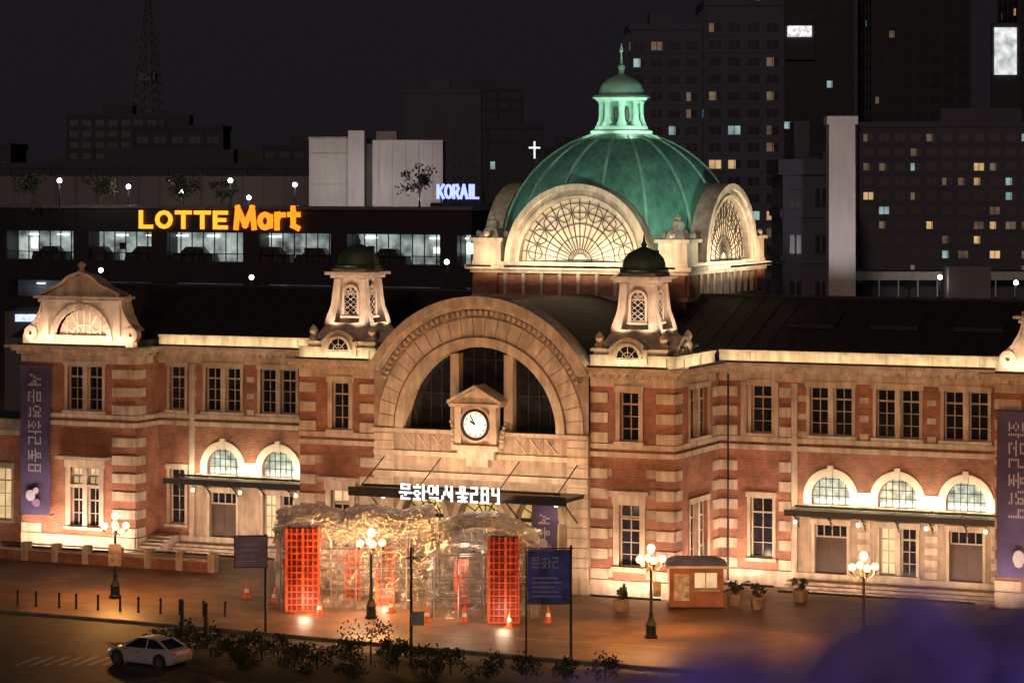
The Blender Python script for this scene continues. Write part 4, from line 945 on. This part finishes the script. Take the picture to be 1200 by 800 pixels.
block('office_block',-100,-20,520,20,22,WD,3,3.5,.02)
e=empty('rail_shed'); mb=MB(); cbox(mb,26,48,205,225,0,13.4,WC); cbox(mb,18,24,190,200,0,13.6,WD); cbox(mb,24.5,60,203,204,13.4,14.0,PC); cbox(mb,31,34,200,203,10,14.5,WG)
for i in range(24): cbox(mb,25+i*1.4,25.1+i*1.4,202.9,203,12.2,13.4,PC)
mb.obj('shed',e)
block('office_block',17.5,20.8,182,8,21.0,WC,3.0,1.6,.0,z0=0,ww=.45,hh=.4,piers=False)
e=empty('ventilation_tower'); mb=MB(); x,y=8.85,30; mb.frus(x,y,1.72,1.6,0,24.1,PC,TH); mb.frus(x,y,1.9,1.9,24.1,24.6,PC,TH); mb.obj('shaft',e)
light('SPOT','tower_spotlight',(*C(20.3,163),14.5),2600,(1,.86,.9),e,to=(x,y,20.5),ang=60,rad=.2)
e=empty('rooftop_billboard'); mb=MB(); cbox(mb,60.5,65.8,618,618.6,51,53.4,M('billboard_white',(.8,.8,.8),.5,emit=(.95,1,1),es=.8,var=.6,scale=1.5)); cbox(mb,60,66.5,618.7,619.2,46,53.6,WB); mb.obj('panel',e)
e=empty('rooftop_billboard'); mb=MB(); cbox(mb,102.5,107.2,598,598.6,42,52,M('billboard_white2',(.8,.8,.8),.5,emit=(.9,1,1),es=.6,var=.5,scale=.5)); cbox(mb,102,108,598.7,600,30,53,WB); mb.obj('panel',e)
e=empty('church_cross'); mb=MB(); X2=M('cross_neon',(.9,.9,.9),.4,var=.01,emit=(.8,.9,1),es=1.6); x,y=C(3.2,400)
fr=Fr(x,y,CS,SN); mb.box(fr,-.11,.11,0,.1,23.2,25.6,X2); mb.box(fr,-.8,-.112,0,.1,24.6,24.82,X2); mb.box(fr,.112,.8,0,.1,24.6,24.82,X2); mb.obj('cross',e)
mb=MB(); mb.frus(x,y+1,5,.4,14,23.2,WD,TH); mb.obj('steeple',e)
e=empty('radio_mast'); mb=MB(); x,y=C(-194,1500); MC=M('mast_steel',(.075,.07,.10),.7)
mb.frus(x,y,24,22,20,44,MC,TH)
for k in range(14):
    z0_=44+k*5; z1_=z0_+5; w0=13*(1-k/14)+2; w1=13*(1-(k+1)/14)+2
    q0=[(x+a*w0/2,y+b*w0/2,z0_) for a,b in((-1,-1),(1,-1),(1,1),(-1,1))]; q1=[(x+a*w1/2,y+b*w1/2,z1_) for a,b in((-1,-1),(1,-1),(1,1),(-1,1))]
    for i in range(4):
        mb.tube(q0[i],q1[i],.4,MC,n=4); mb.tube(q0[i],q1[(i+1)%4],.25,MC,n=4); mb.tube(q1[i],q1[(i+1)%4],.25,MC,n=4)
mb.frus(x,y,9,9,70,74,MC,TH); mb.tube((x,y,114),(x,y,125),.5,MC); mb.obj('lattice',e)
hl=MB()
n=60; prev=None
for i in range(n+1):
    r=-330+i*9; h=22+13*math.exp(-((r+190)/70)**2)+3*math.sin(i*.7)+2*rnd()
    cur=((*C(r,1540),0),(*C(r,1540),h),(*C(r,1800),0))
    if prev: hl.poly([prev[0],cur[0],cur[1],prev[1]],LEAF2); hl.poly([prev[1],cur[1],cur[2],prev[2]],LEAF2)
    prev=cur
hl.obj('hill',None,False)
# ============================================================ OVERPASS DECK WITH PLANTER (near the viewpoint)
e=empty('overpass_deck'); mb=MB(); mb.box(CF,-12,12,-4.6,6,19.0,19.4,PC)
for r in(-9,9): mb.box(CF,r-1,r+1,-1,1,0,19,PC)
mb.obj('slab',e)
PET=M('violet_flower',(.26,.22,.55),.6,var=.4,scale=6); PETD=M('dusky_leaf',(.06,.055,.16),.6,var=.4,scale=5)
e=empty('flower_planter'); mb=MB(); x,y=C(.5,2.3); mb.lathe(x,y,[(.4,19.4),(.5,19.5),(.52,20.2),(.48,20.22),(.46,20.1)],PC,24); mb.obj('pot',e)
mb=MB(); leaves(mb,(*C(.42,2.25),20.58),.17,.2,2000,.022,[PET,PETD,PETD],18)
for r,z,k in((.05,20.655,150),(.1,20.665,200),(.15,20.675,220),(.2,20.685,260),(.25,20.70,300),(.3,20.71,340),(.34,20.72,380),(.4,20.735,420)):
    leaves(mb,(*C(r,2.25),z),.06,.045,k,.016,[PET,PET,PETD],6)
for i in range(60):
    x1,y1=C(.44+ru(-.1,.1),2.3+ru(-.12,.12)); x2,y2=C(ru(.02,.55),2.25+ru(-.1,.1)); mb.tube((x1,y1,20.1),(x2,y2,ru(20.5,20.66)),.004,PETD,.002,n=4)
mb.obj('flowers',e,False)
light('POINT','planter_led',(*C(.12,2.0),20.45),1.5,(.48,.28,1),e,rad=.05)
light('POINT','planter_led',(*C(.38,1.95),20.5),1.3,(.34,.24,1),e,rad=.05)
# ============================================================ WORLD, FILL SUN, CAMERA
w=bpy.data.worlds.new('World'); scene.world=w; w.use_nodes=True; nt=w.node_tree; bg=nt.nodes['Background']
sky=nt.nodes.new('ShaderNodeTexSky'); sky.sky_type='NISHITA'; sky.sun_disc=False; sky.sun_elevation=math.radians(14); sky.sun_rotation=math.radians(150)
sc=nt.nodes.new('ShaderNodeVectorMath'); sc.operation='SCALE'; sc.inputs['Scale'].default_value=.0003; nt.links.new(sky.outputs[0],sc.inputs[0])
ad=nt.nodes.new('ShaderNodeVectorMath'); ad.operation='ADD'; ad.inputs[1].default_value=(.0085,.0066,.0098); nt.links.new(sc.outputs[0],ad.inputs[0])
nt.links.new(ad.outputs[0],bg.inputs['Color']); bg.inputs['Strength'].default_value=1.0
su=bpy.data.lights.new('ambient_fill_sun','SUN'); su.energy=.52; su.angle=math.radians(4); su.color=(1,.66,.50)  # added warm fill for the overall city glow, not a moon
so=bpy.data.objects.new('fill_sun',su); col.objects.link(so); so.rotation_euler=Vector((-.25,1,-.28)).to_track_quat('-Z','Y').to_euler()
cam=bpy.data.cameras.new('camera'); co=bpy.data.objects.new('camera',cam); col.objects.link(co)
co.location=(*C(0,0),21.1); co.rotation_euler=(math.radians(90),0,TH); cam.lens=99; cam.sensor_width=36; cam.shift_y=-197/1200
cam.clip_start=.1; cam.clip_end=8000; cam.dof.use_dof=True; cam.dof.focus_distance=144; cam.dof.aperture_fstop=2.2
scene.camera=co
scene.view_settings.view_transform='Standard'; scene.view_settings.look='None'; scene.view_settings.exposure=0
